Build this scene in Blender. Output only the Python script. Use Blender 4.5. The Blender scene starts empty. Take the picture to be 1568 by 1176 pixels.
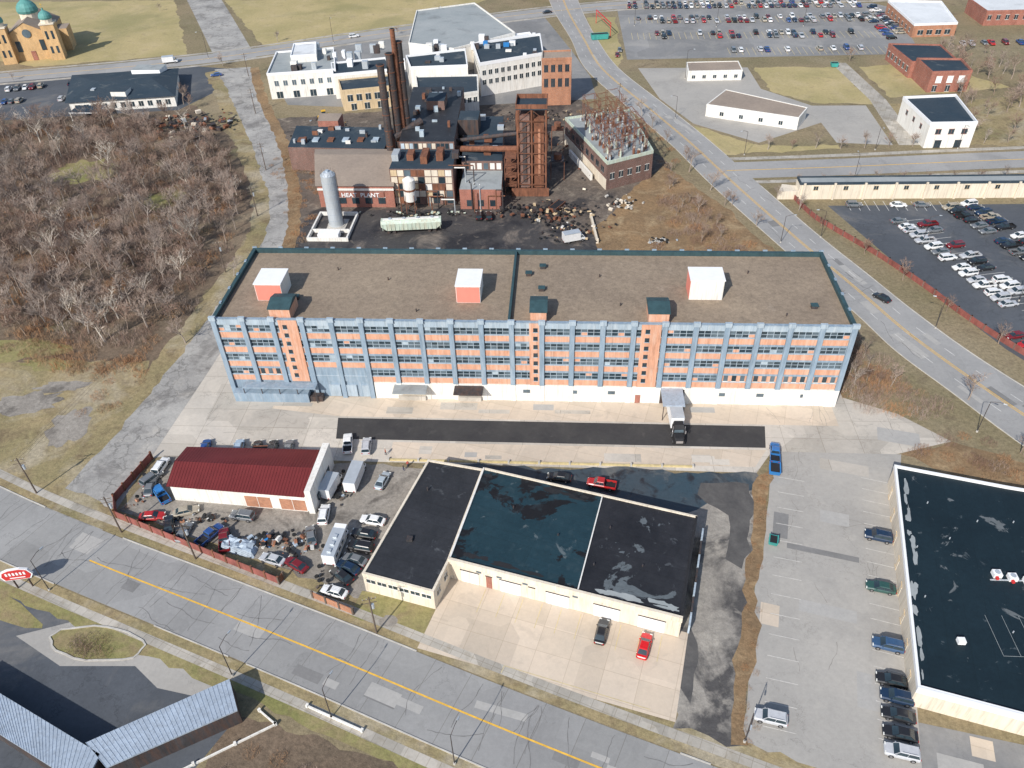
import bpy, math, random
from mathutils import Vector, Matrix
R=random.Random(7)
sc=bpy.context.scene
COL=bpy.context.collection
sc.view_settings.view_transform='Standard'
sc.view_settings.look='None'
# ------------------------------------------------------------ materials
def newmat(name):
    m=bpy.data.materials.new(name); m.use_nodes=True
    nt=m.node_tree; b=nt.nodes['Principled BSDF']; return m,nt,b
def c4(c): return (c[0],c[1],c[2],1)
def lnk(nt,a,b): nt.links.new(a,b)
def coords(nt,scale=1,rot=0,stretch=(1,1,1)):
    t=nt.nodes.new('ShaderNodeTexCoord'); mp=nt.nodes.new('ShaderNodeMapping')
    lnk(nt,t.outputs['Object'],mp.inputs['Vector'])
    mp.inputs['Scale'].default_value=(scale*stretch[0],scale*stretch[1],scale*stretch[2]); mp.inputs['Rotation'].default_value=(0,0,rot)
    return mp.outputs['Vector']
def noise(nt,vec,scale,detail=4,rough=.6,dist=0):
    n=nt.nodes.new('ShaderNodeTexNoise'); n.inputs['Scale'].default_value=scale; n.inputs['Detail'].default_value=detail
    n.inputs['Roughness'].default_value=rough; n.inputs['Distortion'].default_value=dist; lnk(nt,vec,n.inputs['Vector']); return n.outputs['Fac']
def ramp(nt,fac,stops):
    r=nt.nodes.new('ShaderNodeValToRGB'); e=r.color_ramp.elements
    while len(e)<len(stops): e.new(.5)
    for i,(p,c) in enumerate(stops):
        e[i].position=p; e[i].color=c4(c) if not isinstance(c,(int,float)) else (c,c,c,1)
    lnk(nt,fac,r.inputs['Fac']); return r.outputs['Color']
def mix(nt,fac,a,b,mode='MIX'):
    m=nt.nodes.new('ShaderNodeMix'); m.data_type='RGBA'; m.blend_type=mode
    for s,v in ((m.inputs[0],fac),(m.inputs[6],a),(m.inputs[7],b)):
        if hasattr(v,'is_output'): lnk(nt,v,s)
        elif isinstance(v,(int,float)): s.default_value=v
        else: s.default_value=c4(v)
    return m.outputs[2]
def gmat(name,a,b,scale=.08,fine=.25,rough=.9,cracks=None,joints=None,rot=0,stains=None,bump=0.0,patches=None,spec=.3,mort=.7):
    m,nt,B=newmat(name); v=coords(nt,1,rot); v0=coords(nt)
    col=mix(nt,ramp(nt,noise(nt,v,scale,6,.65,.3),[(.33,0.0),(.67,1.0)]),a,b)
    for s in (stains or []):
        f=ramp(nt,noise(nt,v0,s[0],6,.64,.6),[(s[1],0.0),(s[2],float(s[4]))]); col=mix(nt,f,col,s[3])
    if patches:
        vo=nt.nodes.new('ShaderNodeTexVoronoi'); vo.distance='CHEBYCHEV'; vo.inputs['Scale'].default_value=patches[0]; lnk(nt,v,vo.inputs['Vector'])
        sp=nt.nodes.new('ShaderNodeSeparateColor'); lnk(nt,vo.outputs['Color'],sp.inputs[0])
        g=ramp(nt,sp.outputs[0],[(0,1-patches[1]),(1,1+patches[1]*.5)]); col=mix(nt,1.0,col,g,'MULTIPLY')
    if joints:
        br=nt.nodes.new('ShaderNodeTexBrick'); lnk(nt,v,br.inputs['Vector']); br.offset=0; br.inputs['Scale'].default_value=1
        br.inputs['Brick Width'].default_value=joints[0]; br.inputs['Row Height'].default_value=joints[1]; br.inputs['Mortar Size'].default_value=joints[2]
        br.inputs['Mortar Smooth'].default_value=.5; br.inputs['Color1'].default_value=(1,1,1,1); br.inputs['Color2'].default_value=(.91,.91,.9,1); br.inputs['Mortar'].default_value=(mort,mort*.97,mort*.92,1)
        col=mix(nt,1.0,col,br.outputs['Color'],'MULTIPLY')
    if cracks:
        w=nt.nodes.new('ShaderNodeVectorMath'); w.operation='MULTIPLY_ADD'
        nn=nt.nodes.new('ShaderNodeTexNoise'); nn.inputs['Scale'].default_value=cracks[0]*1.6; nn.inputs['Detail'].default_value=6; nn.inputs['Roughness'].default_value=.7; lnk(nt,v0,nn.inputs['Vector'])
        lnk(nt,nn.outputs['Color'],w.inputs[0]); w.inputs[1].default_value=(1.1/cracks[0],)*3; lnk(nt,v0,w.inputs[2])
        vo=nt.nodes.new('ShaderNodeTexVoronoi'); vo.feature='DISTANCE_TO_EDGE'; vo.inputs['Scale'].default_value=cracks[0]; lnk(nt,w.outputs[0],vo.inputs['Vector'])
        f=ramp(nt,vo.outputs['Distance'],[(0,float(cracks[2])),(cracks[1],0.0)])
        msk=ramp(nt,noise(nt,v0,cracks[0]*.5,2),[(.42,.05),(.6,1.0)])
        ff=mix(nt,1.0,f,msk,'MULTIPLY'); col=mix(nt,ff,col,tuple(x*.35 for x in a))
    if fine:
        g=ramp(nt,noise(nt,v0,1.1,5,.85),[(.25,1-fine),(.75,1+fine*.8)]); col=mix(nt,1.0,col,g,'MULTIPLY')
    lnk(nt,col,B.inputs['Base Color']); B.inputs['Roughness'].default_value=rough; B.inputs['Specular IOR Level'].default_value=spec
    if bump:
        bp=nt.nodes.new('ShaderNodeBump'); bp.inputs['Strength'].default_value=bump; bp.inputs['Distance'].default_value=.3
        lnk(nt,noise(nt,v0,.9,5,.75),bp.inputs['Height']); lnk(nt,bp.outputs[0],B.inputs['Normal'])
    return m
def pm(name,c,rough=.6,var=.15,scale=.6,metal=0,spec=.4,streak=None):
    m,nt,B=newmat(name); v=coords(nt,1,0,(1,1,.4))
    g=ramp(nt,noise(nt,v,scale,5,.7),[(.3,1-var),(.7,1+var)])
    col=mix(nt,1.0,c,g,'MULTIPLY')
    if streak:
        v2=coords(nt,1,0,(1,1,.12)); f=ramp(nt,noise(nt,v2,1.3,5,.7),[(.45,0.0),(.7,float(streak[1]))]); col=mix(nt,f,col,streak[0])
        v3=coords(nt,1,0,(1,1,.07)); f=ramp(nt,noise(nt,v3,2.6,3,.7),[(.52,0.0),(.74,.5)]); col=mix(nt,f,col,tuple(x*.42 for x in c))
    lnk(nt,col,B.inputs['Base Color']); B.inputs['Roughness'].default_value=rough; B.inputs['Metallic'].default_value=metal; B.inputs['Specular IOR Level'].default_value=spec
    return m
def brick(name,c1,c2,mort=(.35,.32,.28),dirt=.5):
    m,nt,B=newmat(name); t=nt.nodes.new('ShaderNodeTexCoord'); sx=nt.nodes.new('ShaderNodeSeparateXYZ'); lnk(nt,t.outputs['Object'],sx.inputs[0])
    ad=nt.nodes.new('ShaderNodeMath'); ad.operation='ADD'; lnk(nt,sx.outputs[0],ad.inputs[0]); lnk(nt,sx.outputs[1],ad.inputs[1])
    cb=nt.nodes.new('ShaderNodeCombineXYZ'); lnk(nt,ad.outputs[0],cb.inputs[0]); lnk(nt,sx.outputs[2],cb.inputs[1])
    br=nt.nodes.new('ShaderNodeTexBrick'); lnk(nt,cb.outputs[0],br.inputs['Vector']); br.inputs['Scale'].default_value=1
    br.inputs['Brick Width'].default_value=.5; br.inputs['Row Height'].default_value=.2; br.inputs['Mortar Size'].default_value=.015
    br.inputs['Color1'].default_value=c4(c1); br.inputs['Color2'].default_value=c4(c2); br.inputs['Mortar'].default_value=c4(mort)
    g=ramp(nt,noise(nt,coords(nt,1,0,(1,1,.4)),.45,5,.7),[(.3,1-dirt*.6),(.7,1.15)])
    col=mix(nt,1.0,br.outputs['Color'],g,'MULTIPLY'); lnk(nt,col,B.inputs['Base Color']); B.inputs['Roughness'].default_value=.9
    return m
def glass(name,c,rough=.12):
    return pm(name,c,rough,.35,.35,0,.7)
M={}
M['ground']=gmat('winter_ground',(.28,.22,.135),(.20,.172,.095),.035,.5,stains=[(.02,.5,.7,(.32,.265,.18),.7),(.12,.55,.7,(.14,.105,.07),.7)],bump=.6)
M['lawn']=gmat('dormant_lawn',(.46,.37,.19),(.34,.29,.135),.03,.25,stains=[(.09,.5,.75,(.5,.4,.25),.6),(.02,.5,.62,(.26,.24,.11),.6),(.3,.56,.7,(.25,.2,.12),.5)],bump=.3)
M['green']=gmat('green_grass',(.20,.20,.07),(.32,.27,.13),.09,.4,stains=[(.2,.48,.7,(.27,.2,.12),.8)],bump=.4)
M['verge']=gmat('verge_grass',(.36,.28,.155),(.23,.20,.10),.07,.45,stains=[(.2,.5,.7,(.17,.125,.075),.8),(.06,.5,.65,(.42,.365,.275),.7)],bump=.5)
M['woodfloor']=gmat('woodland_floor',(.20,.145,.10),(.13,.10,.07),.05,.55,stains=[(.03,.54,.66,(.30,.245,.165),.7),(.05,.6,.72,(.19,.18,.085),.7)],bump=.6)
M['brown']=gmat('brown_weeds',(.31,.20,.105),(.19,.13,.075),.08,.5,stains=[(.15,.5,.7,(.39,.29,.17),.8)],bump=.6)
M['conc']=gmat('concrete_yard',(.60,.545,.47),(.49,.455,.405),.045,.11,joints=(7.5,5.5,.06),mort=.62,cracks=(.12,.012,.6),stains=[(.05,.5,.68,(.41,.38,.335),.75),(.3,.58,.75,(.66,.60,.52),.5),(.22,.6,.72,(.30,.27,.23),.55)],patches=(.07,.17))
M['fore']=gmat('forecourt_concrete',(.66,.55,.435),(.57,.485,.39),.08,.09,joints=(5.5,4.5,.05),mort=.74,rot=.27,stains=[(.25,.56,.72,(.40,.345,.28),.5),(.06,.5,.7,(.49,.43,.36),.5)],patches=(.1,.1))
M['walk']=gmat('sidewalk_concrete',(.50,.46,.40),(.38,.355,.31),.1,.15,joints=(1.8,1.8,.06),rot=.38,stains=[(.3,.52,.7,(.28,.24,.18),.75)],patches=(.2,.2))
M['road']=gmat('worn_asphalt_road',(.345,.34,.33),(.275,.272,.267),.05,.12,cracks=(.08,.008,.5),rot=.39,joints=(6.2,30,.06),mort=.65,stains=[(.12,.56,.75,(.215,.212,.207),.6),(.4,.62,.75,(.41,.395,.37),.4)],patches=(.09,.1))
M['roadR']=gmat('asphalt_avenue',(.36,.352,.34),(.29,.287,.28),.06,.12,cracks=(.08,.009,.5),stains=[(.1,.56,.75,(.235,.23,.222),.6)],patches=(.07,.06))
M['alley']=gmat('cracked_alley',(.43,.415,.385),(.29,.28,.265),.07,.22,cracks=(.28,.06,.85),stains=[(.12,.5,.66,(.17,.16,.15),.8),(.2,.56,.7,(.51,.475,.42),.6)],bump=.3)
M['black']=gmat('fresh_asphalt',(.042,.041,.043),(.06,.058,.057),.2,.15,stains=[(.4,.58,.75,(.105,.10,.093),.5)],rough=.85)
M['lotgrey']=gmat('parking_lot_asphalt',(.415,.392,.355),(.34,.325,.30),.05,.13,cracks=(.1,.01,.5),stains=[(.06,.5,.7,(.28,.268,.25),.65),(.5,.66,.76,(.17,.165,.16),.55),(.2,.6,.75,(.47,.44,.39),.5)])
M['lotmid']=gmat('old_lot_asphalt',(.27,.267,.262),(.205,.206,.205),.04,.14,cracks=(.1,.012,.55),stains=[(.07,.5,.7,(.35,.335,.31),.7)],patches=(.04,.12))
M['lotdark']=gmat('dark_lot_asphalt',(.105,.115,.13),(.07,.078,.09),.04,.18,cracks=(.12,.02,.5),stains=[(.05,.54,.7,(.21,.2,.185),.7)])
M['bluedark']=gmat('blue_dark_asphalt',(.04,.07,.092),(.065,.075,.085),.06,.2,rough=.45,stains=[(.1,.52,.66,(.22,.208,.185),.8),(.25,.55,.65,(.025,.025,.03),.9)])  # blue-dark asphalt tone, mottled with paler and near-black noise
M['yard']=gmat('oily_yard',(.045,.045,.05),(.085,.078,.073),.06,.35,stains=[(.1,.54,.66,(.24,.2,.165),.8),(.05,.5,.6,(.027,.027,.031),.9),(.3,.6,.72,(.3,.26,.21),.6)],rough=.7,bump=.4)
M['dirt']=gmat('plant_dirt',(.185,.148,.118),(.10,.085,.073),.08,.55,stains=[(.2,.55,.68,(.32,.27,.21),.8),(.07,.53,.63,(.04,.038,.04),.85)],bump=.6)
M['gravel']=gmat('gravel_drive',(.34,.315,.275),(.25,.23,.205),.09,.35,stains=[(.06,.47,.57,(.06,.058,.06),.9),(.2,.56,.7,(.42,.385,.33),.7)],bump=.4)
M['scrap']=gmat('scrapyard_ground',(.35,.32,.28),(.24,.215,.185),.1,.4,stains=[(.15,.52,.66,(.11,.098,.085),.8)],bump=.4)
M['rgravel']=gmat('gravel_roof',(.32,.252,.183),(.255,.20,.148),.06,.4,stains=[(.03,.48,.7,(.22,.172,.13),.75),(.4,.6,.75,(.39,.32,.25),.5),(.12,.6,.75,(.2,.165,.13),.5)],bump=.2)
M['rblack']=gmat('black_membrane_roof',(.024,.026,.03),(.04,.042,.048),.12,.3,rough=.55,stains=[(.35,.6,.68,(.12,.13,.14),.6)],joints=(30,2.2,.04),rot=.3)
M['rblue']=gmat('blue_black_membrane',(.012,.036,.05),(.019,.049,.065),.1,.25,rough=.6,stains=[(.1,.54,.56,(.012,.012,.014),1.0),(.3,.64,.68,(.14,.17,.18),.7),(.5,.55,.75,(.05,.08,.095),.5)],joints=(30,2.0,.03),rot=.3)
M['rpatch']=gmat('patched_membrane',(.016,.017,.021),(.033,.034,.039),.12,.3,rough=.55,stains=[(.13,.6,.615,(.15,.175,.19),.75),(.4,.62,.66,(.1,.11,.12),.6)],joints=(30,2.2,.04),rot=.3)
M['rteal']=gmat('teal_black_membrane',(.007,.017,.024),(.011,.025,.034),.08,.25,rough=.6,stains=[(.14,.62,.64,(.17,.185,.19),.75),(.4,.64,.68,(.1,.12,.13),.6)],joints=(3.2,40,.03),rot=.22)
M['rgrey']=gmat('grey_roof',(.27,.30,.305),(.35,.37,.37),.06,.15,stains=[(.1,.55,.7,(.17,.18,.18),.6)])
M['rwhite']=gmat('white_roof',(.70,.72,.73),(.58,.60,.61),.06,.1,stains=[(.12,.58,.7,(.38,.38,.38),.5)])
M['rdark']=gmat('dark_roof',(.025,.045,.065),(.045,.062,.078),.07,.25,stains=[(.15,.58,.7,(.18,.19,.185),.6)])
M['rbrown']=gmat('brown_roof',(.34,.275,.22),(.27,.22,.18),.08,.2)
M['blue']=pm('blue_grey_paint',(.225,.30,.375),.75,.16,.5,streak=((.40,.46,.51),.65))
M['blue2']=pm('pale_blue_paint',(.34,.415,.48),.75,.15,.5,streak=((.50,.55,.58),.6))
M['orange']=pm('faded_orange_brick',(.60,.31,.20),.85,.2,.7,streak=((.66,.47,.37),.75))
M['white']=pm('white_paint',(.78,.76,.71),.7,.08,.3,streak=((.60,.53,.44),.45))
M['cream']=pm('cream_wall',(.72,.64,.52),.8,.1,.3,streak=((.52,.44,.34),.5))
M['tan']=pm('tan_wall',(.62,.48,.30),.8,.12,.3,streak=((.42,.31,.2),.5))
M['pink']=pm('salmon_panel',(.72,.235,.18),.7,.06,.3)
M['teal']=pm('dark_teal_coping',(.034,.072,.082),.6,.25,.8)
M['g1']=glass('dark_glass',(.03,.048,.06)); M['g2']=glass('grey_glass',(.10,.135,.16),.2); M['g3']=glass('pale_glass',(.38,.45,.50),.35)
M['brick']=brick('red_brick',(.38,.12,.075),(.31,.092,.06)); M['obrick']=brick('orange_brick',(.50,.21,.105),(.40,.16,.08))
M['dbrick']=brick('dark_brick',(.19,.085,.065),(.13,.065,.052)); M['ybrick']=brick('yellow_brick',(.72,.45,.2),(.62,.38,.16))
M['rust']=pm('rusty_steel',(.21,.088,.05),.85,.45,.9,streak=((.10,.05,.035),.7)); M['steel']=pm('galvanised_steel',(.54,.58,.61),.4,.12,.5,.35)
M['dsteel']=pm('dark_steel',(.065,.06,.062),.6,.35,.6,.2,streak=((.15,.08,.055),.7)); M['redmetal']=pm('maroon_metal_roof',(.15,.022,.022),.55,.12,.3)
M['silver']=pm('corrugated_metal',(.43,.50,.58),.45,.15,.3,.2,streak=((.3,.33,.36),.5)); M['paleg']=pm('pale_green_paint',(.52,.61,.52),.7,.15,.6,streak=((.45,.3,.18),.5))
M['wood']=pm('weathered_wood',(.13,.10,.08),.9,.2,1.5); M['tarp']=pm('grey_blue_tarp',(.38,.45,.52),.6,.3,1.2)
M['yel']=pm('yellow_road_paint',(.72,.42,.06),.8,.25,1.2); M['wl']=pm('white_road_paint',(.62,.61,.58),.8,.25,1.2); M['ylight']=pm('faded_yellow_paint',(.56,.46,.24),.8,.25,1); M['wfaint']=pm('worn_white_paint',(.54,.52,.48),.8,.25,1.2)
M['rfence']=pm('red_fence',(.24,.08,.065),.8,.35,.7); M['tyre']=pm('tyre_rubber',(.02,.02,.02),.8,.1); M['chrome']=pm('hub_metal',(.5,.5,.52),.3,.1,1,.8)
M['light']=pm('lamp_lens',(.75,.75,.7),.2,.05); M['tail']=pm('tail_lens',(.35,.01,.01),.3,.05); M['kerb']=pm('kerb_stone',(.48,.455,.41),.85,.2,.5)
M['copper']=pm('copper_dome_green',(.10,.28,.26),.6,.2,.8); M['wht2']=pm('clean_white',(.82,.82,.82),.5,.04); M['dgreen']=pm('green_container',(.05,.3,.27),.6,.2)
M['redp']=pm('red_sign_paint',(.55,.035,.035),.5,.08); M['blk']=pm('matt_black',(.02,.02,.022),.7,.2); M['yp']=pm('yellow_machine_paint',(.7,.4,.03),.5,.15); M['bluep']=pm('blue_machine_paint',(.03,.2,.5),.45,.15)
M['tar']=pm('tar_crack_filler',(.17,.165,.16),.8,.25,1); M['tar2']=pm('weathered_crack',(.24,.225,.205),.9,.25,1); M['pdark']=gmat('asphalt_patch_dark',(.19,.187,.18),(.235,.23,.225),.2,.15); M['plite']=gmat('asphalt_patch_light',(.41,.395,.37),(.37,.36,.34),.2,.14); M['pblk']=gmat('oil_stain',(.075,.073,.073),(.12,.115,.11),.3,.2)
m,nt,B=newmat('car_paint'); oi=nt.nodes.new('ShaderNodeObjectInfo'); g=ramp(nt,noise(nt,coords(nt),1.2,4),[(.3,.88),(.7,1.06)])
lnk(nt,mix(nt,1.0,oi.outputs['Color'],g,'MULTIPLY'),B.inputs['Base Color']); B.inputs['Roughness'].default_value=.28; B.inputs['Coat Weight'].default_value=.4; M['paint']=m
def barkmat(name,a,b):
    m,nt,B=newmat(name); oi=nt.nodes.new('ShaderNodeObjectInfo')
    lnk(nt,mix(nt,oi.outputs['Random'],a,b),B.inputs['Base Color']); B.inputs['Roughness'].default_value=.95; B.inputs['Specular IOR Level'].default_value=.1; return m
M['bark']=barkmat('winter_bark',(.27,.205,.16),(.37,.32,.28)); M['twig']=barkmat('winter_twigs',(.25,.155,.115),(.38,.31,.265))
M['pale']=barkmat('pale_bark',(.72,.65,.55),(.55,.49,.42)); M['stem']=barkmat('dry_stems',(.42,.22,.11),(.34,.24,.155))
# ------------------------------------------------------------ mesh builder
class MB:
    def __init__(s): s.v=[];s.f=[];s.m=[];s.mats=[]
    def mi(s,k):
        if k not in s.mats: s.mats.append(k)
        return s.mats.index(k)
    def face(s,pts,k):
        n=len(s.v); s.v+= [tuple(p) for p in pts]; s.f.append(list(range(n,n+len(pts)))); s.m.append(s.mi(k))
    def box(s,x0,y0,z0,x1,y1,z1,k,top=None,T=None):
        p=[(x0,y0,z0),(x1,y0,z0),(x1,y1,z0),(x0,y1,z0),(x0,y0,z1),(x1,y0,z1),(x1,y1,z1),(x0,y1,z1)]
        if T: p=[T@Vector(q) for q in p]
        n=len(s.v); s.v+=[tuple(q) for q in p]
        for f in ((0,3,2,1),(0,1,5,4),(1,2,6,5),(2,3,7,6),(3,0,4,7)): s.f.append([n+i for i in f]); s.m.append(s.mi(k))
        s.f.append([n+4,n+5,n+6,n+7]); s.m.append(s.mi(top or k))
    def prism(s,poly,z0,z1,k,top=None,bottom=False):
        n=len(poly)
        for i in range(n):
            a=poly[i];b=poly[(i+1)%n]; s.face([(a[0],a[1],z0),(b[0],b[1],z0),(b[0],b[1],z1),(a[0],a[1],z1)],k)
        s.face([(p[0],p[1],z1) for p in poly],top or k)
        if bottom: s.face([(p[0],p[1],z0) for p in reversed(poly)],k)
    def tube(s,a,b,r0,r1,n,k,caps=True):
        a=Vector(a);b=Vector(b); d=(b-a).normalized(); t=d.orthogonal().normalized(); w=d.cross(t); st=len(s.v)
        for c,r in ((a,r0),(b,r1)):
            for i in range(n):
                an=2*math.pi*i/n; s.v.append(tuple(c+t*math.cos(an)*r+w*math.sin(an)*r))
        for i in range(n):
            j=(i+1)%n; s.f.append([st+i,st+j,st+n+j,st+n+i]); s.m.append(s.mi(k))
        if caps:
            s.f.append([st+n+i for i in range(n)]); s.m.append(s.mi(k)); s.f.append([st+i for i in reversed(range(n))]); s.m.append(s.mi(k))
    def beam(s,a,b,t,k): s.tube(a,b,t*.7,t*.7,4,k,False)
    def loft(s,rings,k,caps=True):
        n=len(rings[0]); st=len(s.v)
        for r in rings: s.v+=[tuple(p) for p in r]
        for j in range(len(rings)-1):
            for i in range(n):
                i2=(i+1)%n; s.f.append([st+j*n+i,st+(j+1)*n+i,st+(j+1)*n+i2,st+j*n+i2]); s.m.append(s.mi(k))
        if caps:
            s.f.append([st+i for i in range(n)]); s.m.append(s.mi(k)); e=st+(len(rings)-1)*n; s.f.append([e+i for i in reversed(range(n))]); s.m.append(s.mi(k))
    def wallbox(s,a,b,t0,t1,z0,z1,o0,o1,k):
        a=Vector(a[:2]);b=Vector(b[:2]); d=(b-a).normalized(); nrm=Vector((d.y,-d.x))
        q=[a+d*t0+nrm*o0,a+d*t0+nrm*o1,a+d*t1+nrm*o1,a+d*t1+nrm*o0]
        s.prism([(p.x,p.y) for p in q],z0,z1,k,bottom=True)
    def mesh(s,name,smooth=False):
        me=bpy.data.meshes.new(name); me.from_pydata(s.v,[],s.f)
        for k in s.mats: me.materials.append(M[k])
        me.polygons.foreach_set('material_index',s.m)
        if smooth: me.polygons.foreach_set('use_smooth',[True]*len(s.f))
        me.update(); return me
    def obj(s,name,parent=None,loc=(0,0,0),smooth=False):
        o=bpy.data.objects.new(name,s.mesh(name,smooth)); COL.objects.link(o); o.location=loc
        if parent: o.parent=parent
        return o
def empty(name,loc=(0,0,0)):
    e=bpy.data.objects.new(name,None); COL.objects.link(e); e.location=loc; e.empty_display_size=.5; return e
def child(mb,name,root,smooth=False): return mb.obj(name,root,(-root.location.x,-root.location.y,-root.location.z),smooth)
# ------------------------------------------------------------ ground sheets
fr=random.Random(99)
def fray(pts,step=2.5,amp=.8):
    out=[]; n=len(pts)
    for i in range(n):
        a=Vector(pts[i]);b=Vector(pts[(i+1)%n]); L=(b-a).length; k=min(60,max(1,int(L/step))); d=(b-a)/max(L,.01); nn=Vector((-d.y,d.x)); ph=fr.uniform(0,6)
        for j in range(k):
            t=j/k; o=0 if j==0 else fr.uniform(-amp,amp)+math.sin(ph+t*L*.25)*amp*.8; q=a+(b-a)*t+nn*o; out.append((q.x,q.y))
    return out
NAT={'brown','lawn','verge','green','woodfloor','dirt','yard','gravel','bluedark','scrap','pblk'}
def sheet(name,pts,z,k,amp=None):
    if k in NAT: pts=fray(pts,2.2,amp if amp is not None else .6)
    mb=MB(); mb.face([(p[0],p[1],z) for p in pts],k); o=mb.obj(name)
    if o.data.polygons[0].normal.z<0: o.data.flip_normals()
    return o
def smooth(pts,n=6):
    P=[Vector(p) for p in pts]; out=[]
    for i in range(len(P)-1):
        p0=P[max(i-1,0)];p1=P[i];p2=P[i+1];p3=P[min(i+2,len(P)-1)]
        for j in range(n):
            t=j/n; out.append(.5*((2*p1)+(p2-p0)*t+(2*p0-5*p1+4*p2-p3)*t*t+(3*p1-p0-3*p2+p3)*t**3))
    out.append(P[-1]); return out
def offset(pts,d):
    o=[]
    for i,p in enumerate(pts):
        t=(pts[min(i+1,len(pts)-1)]-pts[max(i-1,0)]).normalized(); o.append(p+Vector((-t.y,t.x))*d)
    return o
def ribbon(mb,L,Rr,z,k):
    for i in range(len(L)-1): mb.face([(Rr[i].x,Rr[i].y,z),(Rr[i+1].x,Rr[i+1].y,z),(L[i+1].x,L[i+1].y,z),(L[i].x,L[i].y,z)],k)
def rough(pts,amp):
    return [p+Vector((fr.uniform(-amp,amp),fr.uniform(-amp,amp))) for p in pts]
def dense(pts,step=2): return resample(pts,step)
def kerbline(mb,pts,side=.1,h=.13):
    A=offset(pts,side);B_=offset(pts,-side)
    for i in range(len(pts)-1):
        mb.face([(B_[i].x,B_[i].y,h),(B_[i+1].x,B_[i+1].y,h),(A[i+1].x,A[i+1].y,h),(A[i].x,A[i].y,h)],'kerb')
        for S,q in ((A,1),(B_,-1)): mb.face([(S[i].x,S[i].y,0),(S[i+1].x,S[i+1].y,0),(S[i+1].x,S[i+1].y,h),(S[i].x,S[i].y,h)],'kerb')
def resample(pts,step):
    out=[pts[0]];acc=0
    for i in range(len(pts)-1):
        a,b=pts[i],pts[i+1]; L=(b-a).length; t=step-acc
        while t<=L: out.append(a+(b-a)*(t/L)); t+=step
        acc=(acc+L)%step
    return out
def inpoly(x,y,P_):
    c=False; n=len(P_)
    for i in range(n):
        a=P_[i];b=P_[i-1]
        if (a[1]>y)!=(b[1]>y) and x<(b[0]-a[0])*(y-a[1])/(b[1]-a[1])+a[0]: c=not c
    return c
sheet('ground',[(-3000,-2500),(3000,-2500),(3000,4500),(-3000,4500)],0,'ground')
C0=smooth([(-300,172),(-200,133),(-140,109),(-104,93.5),(-83,85.5),(-62,78),(-37,69),(-14,60.3),(6,53),(40,41),(90,22),(200,-20)],6)
mb=MB(); ribbon(mb,offset(C0,6.1),offset(C0,-6.1),.030,'road'); mb.obj('front_street')
mb=MB(); i0=[i for i,p in enumerate(C0) if p.x>-86][0]
ribbon(mb,offset(C0[i0:],.14),offset(C0[i0:],-.14),.044,'yel')
ribbon(mb,offset(C0[:14],.12),offset(C0[:14],-.12),.044,'yel'); mb.obj('yellow_centre_line')
def cut(pts,x0,x1): return [p for p in pts if x0<=p.x<=x1]
Cf=[]
for i in range(len(C0)-1):
    for j in range(4): Cf.append(C0[i].lerp(C0[i+1],j/4))
kb=MB()
for a,b in ((-300,-97),(-80,-22),(17,22),(30,200)): kerbline(kb,cut(offset(Cf,6.2),a,b))
for a,b in ((-300,-86),(-66,-51),(-49,200)): kerbline(kb,cut(offset(Cf,-6.2),a,b))
kb.obj('street_kerb')
mb=MB(); ribbon(mb,offset(C0,9.4),offset(C0,7.8),.034,'walk'); ribbon(mb,offset(C0,-7.8),offset(C0,-9.3),.034,'walk'); mb.obj('sidewalk')
Cd=dense(C0,2.2)
mb=MB(); ribbon(mb,offset(Cd,7.8),offset(Cd,6.3),.024,'verge'); ribbon(mb,rough(offset(Cd,11.3),.5),offset(Cd,9.4),.024,'verge'); ribbon(mb,offset(Cd,-6.3),offset(Cd,-7.8),.024,'verge'); ribbon(mb,offset(Cd,-9.3),rough(offset(Cd,-11),.5),.024,'green'); mb.obj('street_verge')
aL=smooth([(-99,92),(-92.5,125),(-88.5,165),(-88,210),(-109,262),(-142,328),(-152,347)]); aR=smooth([(-84,89),(-82,118),(-80,150),(-79,199),(-95,254),(-122,313),(-137,350)])
aLd=dense(aL,2.2);aRd=dense(aR,2.2)
mb=MB(); ribbon(mb,aL,aR,.022,'alley'); mb.obj('alley_road')
mb=MB(); ribbon(mb,smooth([(-155,358),(-208,462),(-260,560)]),smooth([(-138,362),(-188,461),(-240,560)]),.02,'alley'); mb.obj('back_lane')
mb=MB(); aRu=[p for p in aRd if p.y>163]; ribbon(mb,rough(offset(aRu,.6),.4),rough(offset(aRu,-3.2),.5),.026,'brown'); ribbon(mb,rough(offset(aLd,4.5),.7),rough(offset(aLd,-.7),.5),.026,'verge'); mb.obj('alley_weeds')
X0=smooth([(-420,296),(-300,322),(-243,338),(-205,348),(-165,360),(-139,371),(-101,390),(-72,404),(-9,431),(44,444),(150,452),(300,460)])
mb=MB(); ribbon(mb,offset(X0,6.5),offset(X0,-6.5),.026,'roadR'); mb.obj('cross_street')
mb=MB(); ribbon(mb,offset(X0,9.5),offset(X0,7.5),.022,'walk'); ribbon(mb,offset(X0,-7.5),offset(X0,-9.8),.022,'walk'); mb.obj('cross_street_sidewalk')
mb=MB(); ribbon(mb,offset(X0,.15),offset(X0,-.15),.034,'yel'); mb.obj('cross_street_centre_line')
rL=smooth([(-12,470),(-6,428),(2,385),(8,345),(23,302),(36,267),(46,235),(60,196),(71,166),(76,151),(83,137),(92,119),(108,92),(150,30)]); rR=smooth([(4,470),(8,428),(14,385),(22,345),(38,302),(50,269),(61,235),(71,205),(79,184),(85,168),(93,150),(104,131),(120,105),(165,40)])
mid=[(a+b)/2 for a,b in zip(rL,rR)]
mb=MB(); ribbon(mb,rL,rR,.03,'roadR'); mb.obj('avenue_road')
mb=MB(); ribbon(mb,offset(mid,.34),offset(mid,.16),.044,'yel'); ribbon(mb,offset(mid,-.16),offset(mid,-.34),.044,'yel'); mb.obj('avenue_centre_line')
mb=MB()
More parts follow.
